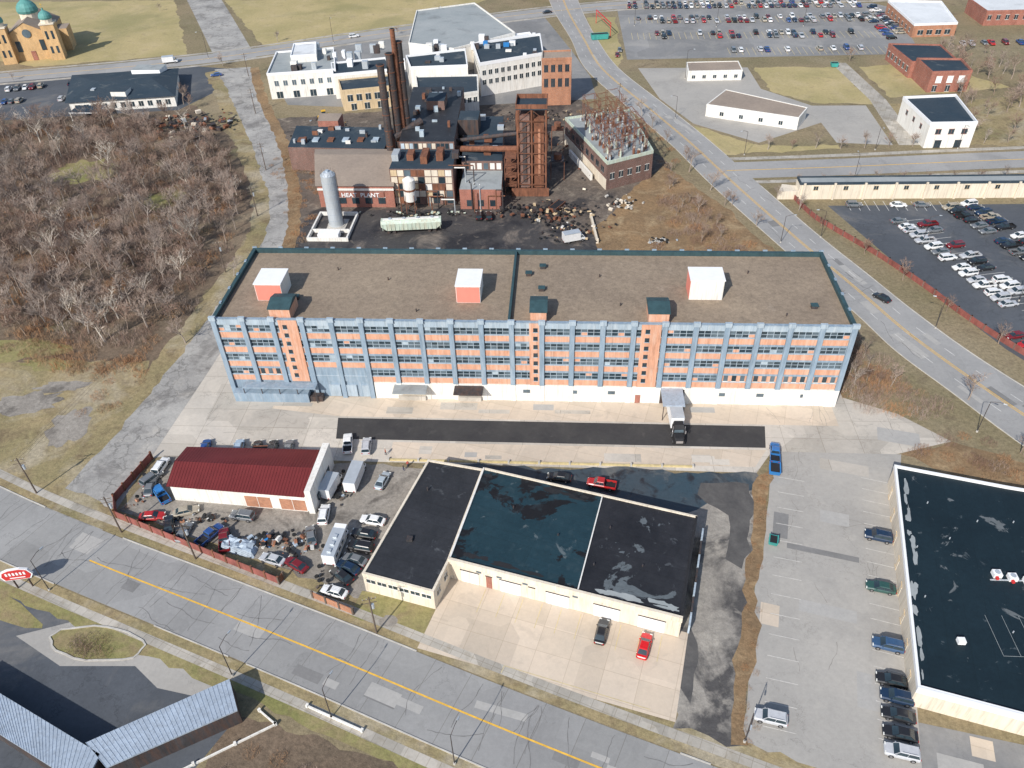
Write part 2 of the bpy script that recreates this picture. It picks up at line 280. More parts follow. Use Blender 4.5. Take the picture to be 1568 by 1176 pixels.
rs_=resample(mid,9)
for p,q in zip(rs_[:-1],rs_[1:]):
    d=(q-p).normalized(); nn=Vector((-d.y,d.x))
    for o in (3.2,-3.2):
        a=p+nn*o; b=a+d*3; mb.face([(a.x-nn.x*.07,a.y-nn.y*.07,.044),(b.x-nn.x*.07,b.y-nn.y*.07,.044),(b.x+nn.x*.07,b.y+nn.y*.07,.044),(a.x+nn.x*.07,a.y+nn.y*.07,.044)],'wl')
mb.obj('lane_dashes')
kb=MB(); kerbline(kb,offset(rL,.1))
kerbline(kb,[p for p in offset(rR,-.1) if p.y<236]); kerbline(kb,[p for p in offset(rR,-.1) if p.y>257]); kb.obj('avenue_kerb')
mb=MB(); ribbon(mb,offset(rL,3.4),offset(rL,1.5),.022,'walk'); ribbon(mb,offset(rR,-2.0),offset(rR,-3.8),.022,'walk'); mb.obj('avenue_sidewalk')
mb=MB(); ribbon(mb,offset(rR,-.1),offset(rR,-12),.012,'verge'); ribbon(mb,offset(rL,6),offset(rL,.1),.012,'verge'); mb.obj('avenue_verge')
E0=smooth([(52,246),(90,249),(150,255),(300,268)])
mb=MB(); ribbon(mb,offset(E0,6),offset(E0,-6),.034,'roadR'); mb.obj('east_street')
mb=MB(); ribbon(mb,offset(E0,.15),offset(E0,-.15),.044,'yel'); mb.obj('east_street_centre_line')
mb=MB(); ribbon(mb,offset(E0,9.8),offset(E0,7.6),.026,'walk'); ribbon(mb,offset(E0,-7.8),offset(E0,-9.8),.026,'walk'); mb.obj('east_street_sidewalk')
midlot=[(42,117),(67,117),(64,108),(52,60),(49,48),(24,56),(28,62),(33,84),(39,104)]
yardp=[(-81,170),(-82,150),(-83,111),(-79,112),(38,111),(42,117),(66,117),(78,121),(70,129),(60,134),(60,165)]
for nm,pts,z,k in [
 ('concrete_yard',yardp,.014,'conc'),
 ('dock_apron',[(-62,131.4),(57,131.4),(57,124.9),(-47,124.9),(-62,127)],.018,'fore'),
 ('yard_apron',[(-34,117.4),(41,117.4),(38,112.6),(-34,112.6)],.018,'fore'),
 ('fresh_asphalt_strip',[(-47,124.4),(42,124.4),(41,118),(-46,118)],.024,'black'),
 ('rear_yard',[(-79,166),(-79,200),(-74,217),(-10,222),(8,205),(14,166)],.0175,'yard'),
 ('rear_bank',[(14,160),(60,160),(63,180),(46,225),(32,250),(20,230),(8,205)],.0095,'brown'),
 ('plant_yard',[(-79,200),(-100,255),(-112,290),(-60,300),(5,310),(20,285),(40,235),(10,205)],.0045,'dirt'),
 ('scrapyard_ground',[(-83,97),(-80,112),(-26,110),(-26,84),(-33,76),(-47,81.5),(-65,88.5)],.0205,'scrap'),
 ('back_asphalt',[(-27,111),(38,111),(37,101),(33,92),(20,95),(-27,106)],.0235,'bluedark'),
 ('gravel_drive',[(23,100),(30,104),(38,108),(37,100),(32,84),(27,57),(17,59),(20,84)],.0265,'gravel'),
 ('drive_oil_stain',[(27,108),(36,108),(36,101),(31.5,88),(29,90),(31,100),(26,105)],.0295,'pblk'),
 ('drive_oil_stain',[(20,76),(21.5,76),(22,70),(20,63),(18.5,66)],.0295,'pblk'),
 ('forecourt',[(-18,85),(21,75),(17.5,60),(-22,70.5)],.032,'fore'),
 ('front_lawn',[(-33,81),(-19,78.5),(-21,71.5),(-34,76)],.028,'green'),
 ('lot_border_weeds',[(38,110),(41,112),(34,86),(27.5,57),(25,57),(32,88)],.033,'brown'),
 ('middle_parking_lot',midlot,.0205,'lotgrey'),
 ('east_lot',[(50,62),(100,52),(110,20),(40,40)],.017,'lotmid'),
 ('north_bank',[(67,117),(78,121),(100,110),(110,85),(82,92),(82,104)],.008,'brown'),
 ('woodland_floor',[(-400,310),(-145,305),(-112,262),(-91,212),(-91,140),(-100,132),(-131,140),(-400,180)],.0065,'woodfloor'),
 ('left_clearing',[(-400,180),(-131,142),(-96,143),(-92,126),(-97,100),(-140,117),(-400,215)],.010,'verge'),
 ('east_parking_lot',[(78,222),(150,224),(170,120),(112,132),(101,152),(90,182)],.0145,'lotdark'),
 ('north_parking_lot',[(25,443),(152,440),(160,430),(150,361),(26,356)],.0145,'lotmid'),
 ('corner_lot',[(30,345),(75,345),(76,320),(100,292),(66,268),(46,285),(36,310)],.0145,'lotgrey'),
 ('field_lawn',[(78,345),(112,345),(114,303),(92,305),(79,318)],.0205,'lawn'),
 ('field_lawn_b',[(120,345),(150,350),(170,320),(122,310)],.0205,'lawn'),
 ('old_pad',[(90,302),(111,302),(110,266),(92,268)],.0235,'lotgrey'),
 ('house_lawn',[(115,303),(200,315),(200,266),(113,266)],.0175,'verge'),
 ('side_path',[(110,350),(116,350),(120,308),(119,266),(112,266),(114,308)],.0285,'walk'),
 ('verge_corner',[(46,283),(66,266),(92,266),(92,263),(52,258)],.0165,'lawn'),
 ('north_west_field',[(-236,352),(-172,368),(-215,462),(-330,462),(-300,380)],.012,'lawn'),
 ('north_field',[(-136,372),(-76,404),(-40,460),(-186,460)],.012,'lawn'),
 ('west_lot',[(-250,330),(-165,352),(-132,345),(-150,300),(-250,285)],.0150,'lotdark'),
 ('works_lot',[(-128,345),(-102,385),(-72,398),(-12,425),(2,370),(10,335),(12,310),(-60,300),(-108,305)],.0075,'lotmid'),
 ('verge_north',[(10,420),(24,420),(24,362),(22,345),(13,360)],.0175,'lawn'),
 ('south_lot',[(-150,105),(-104,85),(-88,78),(-70,70.5),(-52,63.5),(-48,56),(-60,30),(-160,40)],.0135,'lotdark'),
 ('south_field',[(-48,58),(0,48),(60,28),(60,-40),(-60,-40)],.0065,'woodfloor'),
]:
    sheet(nm,pts,z,k)
def blob(cx,cy,a,b,rot,n=22,j=.12,seed=0):
    rr=random.Random(seed); out=[]
    for i in range(n):
        t=2*math.pi*i/n; q=1+rr.uniform(-j,j); x=a*q*math.cos(t); y=b*q*math.sin(t)
        out.append((cx+x*math.cos(rot)-y*math.sin(rot),cy+x*math.sin(rot)+y*math.cos(rot)))
    return out
for i,(x,y,a,b,r_) in enumerate(((-132,146,13,4.5,.1),(-120,141,6,2.5,-.2),(-165,160,16,6,.1),(-160,245,11,9,0),(-125,226,6,8,0))): sheet('grass_patch',blob(x,y,a,b,r_,30,.25,i),.016+i*.001,'green',.4)
for i,(x,y,a,b,r_) in enumerate(((-118,127,9,3.5,.2),(-104,120,4,6,0),(-112,133,6,2,.1))): sheet('bare_patch',blob(x,y,a,b,r_,26,.25,i+9),.023+i*.001,'scrap',.4)
sheet('lot_island',blob(-74,69.2,8,2.9,-.1,24,.05,1),.03,'green',.1); sheet('lot_island_b',blob(-98,77,14,2.2,-.38,24,.05,2),.03,'green',.2)
sheet('lot_apron',[(-88,70),(-80,73),(-72,73.8),(-60,69.5),(-50,63.4),(-54,60.8),(-61,62),(-66,65.5),(-78,65)],.02,'lotgrey')
kb=MB(); q=[Vector(p) for p in blob(-74,69.2,8.1,3.0,-.1,24,.05,1)]; q.append(q[0]); kerbline(kb,q,.15,.15); kb.obj('island_kerb')
sheet('lawn_patch',blob(-27.5,75.2,1.5,1.1,0,16,.15,5),.036,'scrap',.1)
pr=random.Random(17)
mb=MB()
def patch(cx,cy,ang,l,w,z,k):
    c,s=math.cos(ang),math.sin(ang); mb.face([(cx+x*c-y*s,cy+x*s+y*c,z) for x,y in ((-l/2,-w/2),(l/2,-w/2),(l/2,w/2),(-l/2,w/2))],k)
for i in range(13):
    t=pr.randrange(14,50); p=C0[t]; d=(C0[t+1]-C0[t-1]).normalized(); n=Vector((-d.y,d.x)); q=p+n*pr.uniform(-4.4,4.4); patch(q.x,q.y,math.atan2(d.y,d.x),pr.uniform(2,8),pr.uniform(.8,2.4),.035+.0005*i,pr.choice(['pdark','plite','plite']))
for i in range(18):
    t=pr.randrange(6,74); p=mid[t]; d=(mid[t+1]-mid[t-1]).normalized(); n=Vector((-d.y,d.x)); q=p+n*pr.uniform(-5,5); patch(q.x,q.y,math.atan2(d.y,d.x),pr.uniform(3,10),pr.uniform(.8,2.4),.0355+.0003*i,pr.choice(['pdark','plite','plite']))
for i in range(14):
    x=pr.uniform(-70,36); y=pr.choice([pr.uniform(126,129.5),pr.uniform(113.6,115.8)]); patch(x,y,0,pr.uniform(2,9),pr.uniform(1,2.6),.0215+.0001*i,pr.choice(['conc','plite','conc','conc']))
for i,(x,y,l,w,k) in enumerate(((50,100,5,3,'plite'),(44,80,9,2.4,'plite'),(47,66,4,6,'plite'),(40,98,2.6,6,'pdark'),(55,113,9,3,'conc'),(68,122,8,4,'plite'),(-8,60.6,8,1.2,'plite'),(60,58,3,3,'fore'),(56,55,6,3,'plite'),(34.5,79,3,4.2,'fore'),(46,92,12,1.2,'pdark'))): patch(x,y,-.24,l,w,.0285+.0004*i,k)
mb.obj('pavement_patches')
def squig(name,pts_fn,n,k,w,z,L=(6,22),jit=.35):
    mb=MB()
    for i in range(n):
        x,y,a=pts_fn(); a0=a; l=pr.uniform(*L); s=0; pv=None
        while s<l:
            a=a0+(a-a0)*.75+pr.uniform(-jit,jit); x2=x+math.cos(a)*.7; y2=y+math.sin(a)*.7; ww=w*pr.uniform(.4,1.2); nx,ny=-math.sin(a)*ww/2,math.cos(a)*ww/2
            if pv: mb.face([pv[0],pv[1],(x2-nx,y2-ny,z),(x2+nx,y2+ny,z)],k)
            pv=((x2+nx,y2+ny,z),(x2-nx,y2-ny,z)); x,y=x2,y2; s+=.7
    mb.obj(name)
def onroad(line,lo,hi,half,across):
    def f():
        t=pr.randrange(lo,hi); p=line[t]; d=(line[t+1]-line[t-1]).normalized(); n=Vector((-d.y,d.x))
        if pr.random()<across: q=p+n*half+d*pr.uniform(-3,3); return q.x,q.y,math.atan2(-n.y,-n.x)
        q=p+n*pr.uniform(-half*.8,half*.8); return q.x,q.y,math.atan2(d.y,d.x)
    return f
squig('road_cracks',onroad(C0,12,50,6,.7),52,'tar',.11,.0425,(6,11.2)); squig('avenue_cracks',onroad(mid,6,72,5.5,.6),44,'tar',.12,.0425,(5,10))
def inlot(poly):
    xs=[p[0] for p in poly]; ys=[p[1] for p in poly]
    def f():
        while True:
            x=pr.uniform(min(xs),max(xs)); y=pr.uniform(min(ys),max(ys))
            if inpoly(x,y,poly): return x,y,pr.choice([0,1.57,-.25,1.3])+pr.uniform(-.15,.15)
    return f
inner=[(44,114),(60,114),(58,104),(47,64),(34,68),(39,90)]
squig('lot_cracks',inlot(inner),14,'tar2',.08,.037,(3,9)); squig('yard_cracks',inlot([(-78,128),(-60,128),(-52,118),(-52,116),(-79,116)]),8,'tar2',.07,.03,(3,8)); squig('yard_cracks',inlot([(44,128),(64,127),(70,122),(62,119),(44,119)]),12,'tar2',.07,.034,(3,7)); squig('yard_cracks',inlot([(-76,158),(-79,118),(-73,118),(-73,130)]),6,'tar2',.07,.03,(3,7))
def lines(name,segs,k='wl',w=.12,z=.045):
    mb=MB()
    for (x0,y0,x1,y1) in segs:
        a=Vector((x0,y0));b=Vector((x1,y1));d=(b-a).normalized();n=Vector((-d.y,d.x))*w/2
        mb.face([(a.x-n.x,a.y-n.y,z),(b.x-n.x,b.y-n.y,z),(b.x+n.x,b.y+n.y,z),(a.x+n.x,a.y+n.y,z)],k)
    mb.obj(name)
S=[]
ws=MB()
for i in range(19):
    t=i/18; x=62.8-11.5*t; y=109-51.5*t; S.append((x-.3,y,x-5.3,y+1.4))
    if i<18: ws.box(-.07,-.8,.0,.07,.8,.14,'kerb',T=Matrix.Translation((x-.9,y-1.2,.03))@Matrix.Rotation(-.22,4,'Z'))
ws.obj('wheel_stops')
for i in range(14):
    t=i/13; x=42-12*t; y=110-50*t; S.append((x,y,x+4.6,y-1))
lines('stall_markings',S,'wfaint',.12)
S=[]
for yy in (439,414,389,366):
    for i in range(44):
        x=30+i*2.7
        if yy<370 and x<68: continue
        S.append((x,yy-5,x,yy+5))
lines('north_stall_markings',S,'ylight',.16,.03)
lines('east_stall_markings',[(84+i*2.7,225-.0,84+i*2.7,219) for i in range(14)]+[(94+i,212-i*2.6,103+i,214-i*2.6) for i in range(20)],'wl',.13,.03)
lines('forecourt_markings',[(-12+i*3.2,82.2-i*.87,-13.2+i*3.2,77.5-i*.87) for i in range(10)]+[(-8,68,14,61.8),(-8,68,-8.4,66.8)],'ylight',.1)
# ------------------------------------------------------------ MAIN WAREHOUSE
X1,X2,Y1,Y2=-71.3,57.2,131.5,159.5; NB=21; bw=(X2-X1)/NB
wh=empty('brick_warehouse',(X1,Y1,0))
mb=MB()
ZB=4.4; FH=3.75
mb.box(X1,Y1,0,X2,Y2,19.5,'blue',top='rgravel'); child(mb,'walls',wh)
mb=MB()
for (a,b,c,d,k) in ((X1-.25,Y1-.25,X2+.25,Y1+.35,'blue2'),(X1-.25,Y2-.35,X2+.25,Y2+.25,'teal'),(X1-.25,Y1+.36,X1+.35,Y2-.36,'teal'),(X2-.35,Y1+.36,X2+.25,Y2-.36,'teal')):
    mb.box(a,b,19.3,c,d,20.35,k); mb.box(a-.1,b-.1 if b<Y1 else b,20.35,c+.1,d+.1 if d>Y2 else d,20.5,'teal' if k=='teal' else 'blue')
mb.box(X1+.5,Y1+.36,19.4,X2-.5,Y1+.75,19.75,'teal')
xm=-10.6; mb.box(xm-.25,Y1+.8,19.4,xm+.25,Y2-.5,20.5,'teal'); child(mb,'parapet',wh)
mb=MB(); win=MB(); RR=random.Random(3)
stair={2:(1.3,5.2),10:(3.6,6.0),14:(1.5,5.4)}
for i in range(NB+1):
    x=X1+i*bw; w=.5
    mb.box(x-w,Y1-.55,0 if x<-40 else 4.35,x+w,Y1-.26,20.75,'blue'); mb.box(x-w-.18,Y1-.7,20.1,x+w+.18,Y1-.1,21.05,'blue2',top='blue2')
    mb.box(x-w,Y2+.26,0,x+w,Y2+.55,20.75,'blue')
    if x>=-40: mb.box(x-.5,Y1-.5,0,x+.5,Y1-.26,4.3,'white')
for side,ya,yb,sg in (('f',Y1,Y1,-1),('b',Y2,Y2,1)):
  for i in range(NB):
    x0=X1+i*bw+.52; x1=X1+(i+1)*bw-.52
    for f in range(4):
        z=ZB+f*FH
        def bx(u0,u1,z0,z1,o0,o1,k,tgt=mb):
            ys=sorted((ya+sg*o0,ya+sg*o1)); tgt.box(u0,ys[0],z0,u1,ys[1],z1,k)
        bx(x0,x1,z+.0,z+1.5,-.05,.16,'orange'); bx(x0,x1,z+1.5,z+1.65,-.05,.3,'blue2')
        bx(x0,x1,z+3.3,z+FH,-.05,.24,'blue2' if f==3 else 'blue')
        zl,zh=z+1.65,z+3.3
        if side=='f' and f==0 and (i>=17 or i in (1,)):
            bx(x0,x1,zl,zh,-.05,.10,'orange')
            for q in range(3):
                cx=x0+(q+.5)*(x1-x0)/3; bx(cx-.45,cx+.45,zl+.1,zh-.1,.1,.14,RR.choice(['g1','g2']),win); bx(cx-.5,cx+.5,zl,zl+.1,.1,.22,'white')
        elif side=='f' and f==0 and i in (2,3,4):
            bx(x0,x1,z,zh,.16,.2,'blue')
        else:
            npn=4; tone=RR.random()
            for q in range(npn):
                a=x0+q*(x1-x0)/npn; b=x0+(q+1)*(x1-x0)/npn
                for h in range(2):
                    zz0=zl+h*(zh-zl)/2; zz1=zz0+(zh-zl)/2; r_=RR.random()*.75+tone*.25
                    k='g1' if r_<.5 else ('g2' if r_<.86 else 'g3')
                    if RR.random()>.965: k='orange'
                    bx(a+.04,b-.04,zz0+.04,zz1-.04,-.03,.03+.01*h,k,win)
                if q: bx(a-.05,a+.05,zl,zh,.0,.10,'blue2')
            bx(x0,x1,(zl+zh)/2-.04,(zl+zh)/2+.04,.0,.09,'blue2')
    if side=='f' and i in stair:
        a,b=stair[i]; a+=X1+i*bw; b+=X1+i*bw
        mb.box(a,Y1-.42,4.4,b,Y1-.27,20.3,'orange')
        for f in range(7): win.box(a+.8,Y1-.46,5.6+f*2.1,a+1.7,Y1-.425,6.6+f*2.1,'g1'); mb.box(a+.7,Y1-.5,5.48+f*2.1,a+1.8,Y1-.425,5.6+f*2.1,'blue2')
for xs,sg in ((X1,-1),(X2,1)):
    for j in range(5):
        y0=Y1+j*5.6
        mb.box(min(xs,xs+sg*.5),y0-.4,0,max(xs,xs+sg*.5),y0+.4,20.7,'blue')
        for f in range(4):
            z=ZB+f*FH; q=sorted((xs,xs+sg*.16)); mb.box(q[0],y0+.45,z,q[1],y0+5.1,z+1.35,'orange'); q=sorted((xs,xs+sg*.06)); win.box(q[0],y0+.5,z+1.5,q[1],y0+5.1,z+3.35,'g1')
            for t in range(1,5): q=sorted((xs+sg*.06,xs+sg*.12)); mb.box(q[0],y0+.5+t*.92,z+1.5,q[1],y0+.58+t*.92,z+3.35,'blue2')
child(mb,'facade_trim',wh); child(win,'window_glass',wh)
mb=MB()
mb.box(-40,Y1-.38,0,X2-.5,Y1-.02,4.3,'white'); mb.box(X2-2,Y1-.6,0,X2+.2,Y1-.39,4.3,'white')
for a,b in ((-35,-29),(-22,-17)):
    mb.box(a-.6,Y1-3.4,3.7,b+.6,Y1-.4,3.95,'rgrey' if a<-30 else 'dsteel'); mb.box(a,Y1-.46,1.1,b,Y1-.385,3.6,'tan' if a<-30 else 'dsteel'); mb.box(a,Y1-1.0,0,b,Y1-.47,1.1,'conc')
    for q in range(5): mb.box(a,Y1-.5,1.3+q*.45,b,Y1-.465,1.34+q*.45,'white')
mb.box(21,Y1-6,3.9,25.5,Y1-.4,4.2,'silver'); mb.box(20.6,Y1-.46,0,26,Y1-.385,3.8,'dsteel'); mb.box(15.8,Y1-.45,0,16.9,Y1-.385,2.2,'brick')
for x in (21.2,25.3): mb.box(x-.08,Y1-5.9,0,x+.08,Y1-5.74,3.9,'dsteel')
mb.box(X1+3,Y1-2.6,3.9,X1+19,Y1-.6,4.2,'blue',top='blue'); mb.box(X1+.6,Y1-2.4,0,X1+17,Y1-.6,2.4,'blue')
for q in range(4): mb.box(X1+3.5+q*3.9,Y1-.62,2.5,X1+6.3+q*3.9,Y1-.56,3.7,'blue2')
for q in range(5): mb.box(X1+3.1+q*3.9,Y1-2.5,2.4 if q<4 else 0,X1+3.25+q*3.9,Y1-2.35,3.9,'dsteel')
mb.box(-56.5+2.4,Y1-2.0,0,-51.4,Y1-.6,1.4,'dsteel')
for q in range(3): mb.box(-50+q*3.6,Y1-.33,.3,-47.6+q*3.6,Y1-.02,3.4,'blue2')
for x in (-8,2,10,33,41,50): mb.box(x,Y1-.42,2.2,x+1.5,Y1-.385,3.1,'g2')
child(mb,'loading_docks',wh)
mb=MB()
for x,y,w,d,h in ((-64.5,139.5,5.6,6,4),(-22,139.5,5,6.5,4),(26.2,141.5,6.8,5,4.6)):
    mb.box(x,y,19.5,x+w,y+d,19.5+h,'white',top='wht2'); mb.box(x-.15,y-.15,19.5+h,x+w+.15,y+d+.15,19.7+h,'wht2')
    mb.box(x+.1,y-.06,19.6,x+w-.1,y-.003,19.3+h,'pink' if x<20 else 'white'); mb.box(x-.06,y+.1,19.6,x-.003,y+d-.1,19.3+h,'pink')
for x,w in ((-59.6,4.3),(-6.3,3.2),(17.2,4)):
    y=132.3; mb.box(x,y,19.5,x+w,y+5.4,22.2,'orange'); mb.loft([[(x-.2,y-.2,22.2),(x+w+.2,y-.2,22.2),(x+w+.2,y-.2,22.4),(x-.2,y-.2,22.4)],[(x-.2,y+3,22.2),(x+w+.2,y+3,22.2),(x+w+.2,y+3,23.2),(x-.2,y+3,23.2)],[(x-.2,y+5.6,22.2),(x+w+.2,y+5.6,22.2),(x+w+.2,y+5.6,22.4),(x-.2,y+5.6,22.4)]],'teal')
for x,y in ((-5,153),(-8,150),(-5,144),(50.5,138.5),(-57,139.8)):
    mb.box(x,y,19.5,x+1.2,y+1.0,20.2,'dsteel'); mb.box(x-.12,y-.12,20.2,x+1.32,y+1.12,20.35,'teal')
for x,y in ((-38,148),(8,150),(-30,136),(40,152),(-50,152),(12,139),(45,136)): mb.tube((x,y,19.5),(x,y,20.2),.14,.14,8,'dsteel')
child(mb,'roof_structures',wh)
# ------------------------------------------------------------ generic building
def building(name,foot,h,wall,roof,par=.5,cope=None,wins=(),z0=0,extras=None):
    cx=sum(p[0] for p in foot)/len(foot); cy=sum(p[1] for p in foot)/len(foot)
    area=sum(foot[i][0]*foot[(i+1)%len(foot)][1]-foot[(i+1)%len(foot)][0]*foot[i][1] for i in range(len(foot)))
    if area<0: foot=list(reversed(foot))
    root=empty(name,(cx,cy,0)); mb=MB(); mb.prism(foot,z0,h,wall,roof); child(mb,'walls',root)
    if par:
        pb=MB(); cope=cope or wall; n=len(foot)
        inn=[]
        for i in range(n):
            a=Vector(foot[i-1]);b=Vector(foot[i]);c=Vector(foot[(i+1)%n]); d1=(b-a).normalized();d2=(c-b).normalized()
            n1=Vector((-d1.y,d1.x));n2=Vector((-d2.y,d2.x)); k=(n1+n2)/(1+n1.dot(n2)) if 1+n1.dot(n2)>.2 else n1
            inn.append((b+k*.35,b-k*.06))
        for i in range(n):
            j=(i+1)%n; a,b=inn[i][1],inn[j][1]; c,d=inn[j][0],inn[i][0]
            pb.prism([(a.x,a.y),(b.x,b.y),(c.x,c.y),(d.x,d.y)],h-.35,h+par,cope,bottom=True)
        child(pb,'parapet',root)
    if wins:
        wb=MB()
        for (a,b,ws,pitch,z0_,z1_,kind,*rest) in wins:
            A=Vector(a);Bv=Vector(b); L=(Bv-A).length; n=max(1,int(L/pitch)); m0=(L-n*pitch)/2
            for i in range(n):
                t=m0+(i+.5)*pitch
                wb.wallbox(a,b,t-ws/2,t+ws/2,z0_,z1_,0,.05,kind); fk=rest[0] if rest else 'white'
                wb.wallbox(a,b,t-ws/2-.1,t+ws/2+.1,z0_-.12,z0_,0,.12,fk); wb.wallbox(a,b,t-ws/2-.1,t+ws/2+.1,z1_,z1_+.1,0,.1,fk)
                if ws>1: wb.wallbox(a,b,t-.04,t+.04,z0_,z1_,.05,.08,fk)
        child(wb,'windows_and_doors',root)
    return root
def addto(root,mb,name): return child(mb,name,root)
b=building('garage_shop',[(-73,100.2),(-45.5,98.2),(-45,110),(-73,110)],4.2,'white','redmetal',0,wins=[((-60,99.25),(-45.5,98.2),5,6.8,.1,3.0,'obrick'),((-45.5,98.2),(-45,110),1.2,3.5,1.2,2.4,'g1')])
mb=MB()
q=[(-73.4,99.7),(-46.6,97.8),(-46.2,110.4),(-73.4,110.4)]
mid1=((q[0][0]+q[3][0])/2,(q[0][1]+q[3][1])/2);mid2=((q[1][0]+q[2][0])/2,(q[1][1]+q[2][1])/2)
mb.face([(*q[0],4.25),(*q[1],4.25),(*mid2,5.6),(*mid1,5.6)],'redmetal'); mb.face([(*mid1,5.6),(*mid2,5.6),(*q[2],4.25),(*q[3],4.25)],'redmetal'); mb.face([(*q[0],4.25),(*mid1,5.6),(*q[3],4.25)],'white')
for i in range(46):
    t=i/45
    for A,Bq in ((q[0],q[1]),(q[3],q[2])):
        e=Vector(A).lerp(Vector(Bq),t); r_=Vector(mid1).lerp(Vector(mid2),t); mb.beam((e.x,e.y,4.29),(r_.x,r_.y,5.64),.03,'redmetal')
mb.prism([(-46.3,97.7),(-45.2,97.7),(-44.6,110.5),(-45.9,110.5)],0,6.0,'white')
for t in range(3): mb.box(-45.0,100+t*3.2,1.2,-44.72,101.6+t*3.2,2.6,'g1')
addto(b,mb,'roof_panels')
A_=(-18.2,84.2);Bq=(19.4,74.2);C_=(24.2,95);D_=(-14.2,105.6)
fm1=Vector(A_).lerp(Vector(Bq),.57);bm1=Vector(D_).lerp(Vector(C_),.575)
p=[(-32.3,81),(-20,77.8),A_,D_,(-25,107.8)]
shop=building('commercial_shop_building',p,4.6,'cream','rblack',.25,'cream',wins=[((-32.3,81),(-20,77.8),1.6,2.0,2.7,3.6,'g1'),((-20,77.8),A_,1.2,3,2.2,3.5,'g1')])
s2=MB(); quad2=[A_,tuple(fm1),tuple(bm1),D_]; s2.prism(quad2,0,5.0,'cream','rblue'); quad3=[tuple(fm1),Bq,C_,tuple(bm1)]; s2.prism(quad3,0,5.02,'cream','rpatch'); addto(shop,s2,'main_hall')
s3=MB()
Lf=(Vector(Bq)-Vector(A_)).length
s3.wallbox(A_,Bq,-.1,Lf+.1,4.2,5.35,.003,.25,'cream'); s3.wallbox(A_,Bq,-.1,Lf+.1,5.35,5.43,-.2,.3,'cream')
s3.wallbox(Bq,C_,0,21.3,5.0,5.3,-.3,.05,'blk'); s3.wallbox(C_,D_,0,39.5,5.0,5.3,-.3,.05,'cream'); s3.wallbox(D_,A_,0,21.6,5.0,5.3,-.25,.05,'white')
d12=(Vector(bm1)-Vector(fm1))
s3.wallbox(tuple(fm1),tuple(bm1),0,d12.length,5.02,5.25,-.1,.1,'white')
for t,w,kk in ((2,3.2,'white'),(6.5,1.0,'brick'),(9,3.6,'wht2'),(14,1.0,'cream'),(17,3.8,'wht2'),(25,4.2,'wht2'),(32.3,4.2,'wht2')):
    s3.wallbox(A_,Bq,t,t+w,.05,3.1,.003,.07,kk); s3.wallbox(A_,Bq,t-.12,t+w+.12,3.1,3.22,.003,.14,'dsteel')
    if w>2:
        for r_ in range(5): s3.wallbox(A_,Bq,t,t+w,.5+r_*.55,.54+r_*.55,.07,.09,'steel')
for t in (3.4,7,11.5,20): s3.wallbox(A_,Bq,t+1.4,t+2.3,3.4,4.0,.003,.05,'g2')
for t in range(1,20,3): s3.wallbox(Bq,C_,t,t+2.6,.1,2.2,1.2,1.5,'tarp' if t%2 else 'dsteel')
addto(shop,s3,'fascia_and_doors')
s4=MB()
for (x,y) in ((-24,100),(-8,96),(0,90),(9,92),(14,84),(6,84)): s4.tube((x,y,4.6),(x,y,5.45),.13,.13,8,'dsteel')
s4.box(-26,88,4.6,-25,89,5.1,'dsteel')
addto(shop,s4,'roof_vents')
s5=MB() # weathered membrane blotches along the roof edges
rb=random.Random(8)
def edgeblots(mbx,a,b,z,n,inw,kk):
    a=Vector(a);b=Vector(b);L=(b-a).length;d=(b-a)/L;nn=Vector((-d.y,d.x))
    for i in range(n):
        c=a+d*rb.uniform(1,L-1)+nn*(inw+rb.uniform(0,.9)); pts=blob(c.x,c.y,rb.uniform(.6,2.4),rb.uniform(.2,.6),math.atan2(d.y,d.x),14,.3,rb.randrange(999)); mbx.face([(p_[0],p_[1],z+.0007*i) for p_ in pts],kk)
edgeblots(s5,A_,tuple(fm1),5.004,7,1.1,'blk'); edgeblots(s5,tuple(fm1),Bq,5.024,8,1.1,'rgrey'); edgeblots(s5,tuple(bm1),D_,5.004,7,1.3,'blk')
addto(shop,s5,'membrane_blotches')
p=[(51.8,64.2),(76,57.5),(96,50),(100,100),(80.5,104.2),(62,109)]
ret=building('retail_building',p,4.6,'cream','rteal',.45,'wht2',wins=[((62,109),(51.8,64.2),1.1,5.5,.2,2.4,'cream','tan')])
mb=MB()
for i,(x,y) in enumerate(((70,84),(72.2,83.4),(74.4,82.8),(76.6,82.2))):
    mb.box(x,y,4.7,x+1.3,y+1.2,5.5,'wht2'); mb.tube((x+.65,y+.6,5.5),(x+.65,y+.6,5.62),.42,.42,12,'steel'); mb.box(x+.2,y-.5,4.9,x+.6,y,5.3,'redp')
mb.box(69.4,83.6,4.62,79,83.8,4.75,'steel'); mb.box(60,71.5,4.7,61.1,72.4,5.4,'wht2'); mb.box(73,66,4.7,74,67,5.4,'wht2')
for q_ in range(3): mb.box(66+q_*2.5,70,4.62,66.05+q_*2.5,77,4.64,'rgrey')
mb.box(66,69.9,4.62,71,69.95,4.64,'rgrey'); mb.wallbox((51.8,64.2),(76,57.5),-.1,25,4.0,5.1,.003,.35,'wht2')
for x,y in ((65,100),(72,96),(60,90),(66,92),(78,96),(58,80),(69,74)): mb.tube((x,y,4.6),(x,y,5.0),.1,.1,8,'steel')
edgeblots(mb,(51.8,64.2),(62,109),4.605,1,-2,'rteal')
for i in range(16):
    t=rb.random(); x=51.8+10.2*t+rb.uniform(.8,1.9); y=64.2+44.8*t; mb.face([(p_[0],p_[1],4.61+.0006*i) for p_ in blob(x,y,rb.uniform(.5,2.2),rb.uniform(.15,.5),1.34,14,.3,i)],'rgrey')
addto(ret,mb,'rooftop_units')
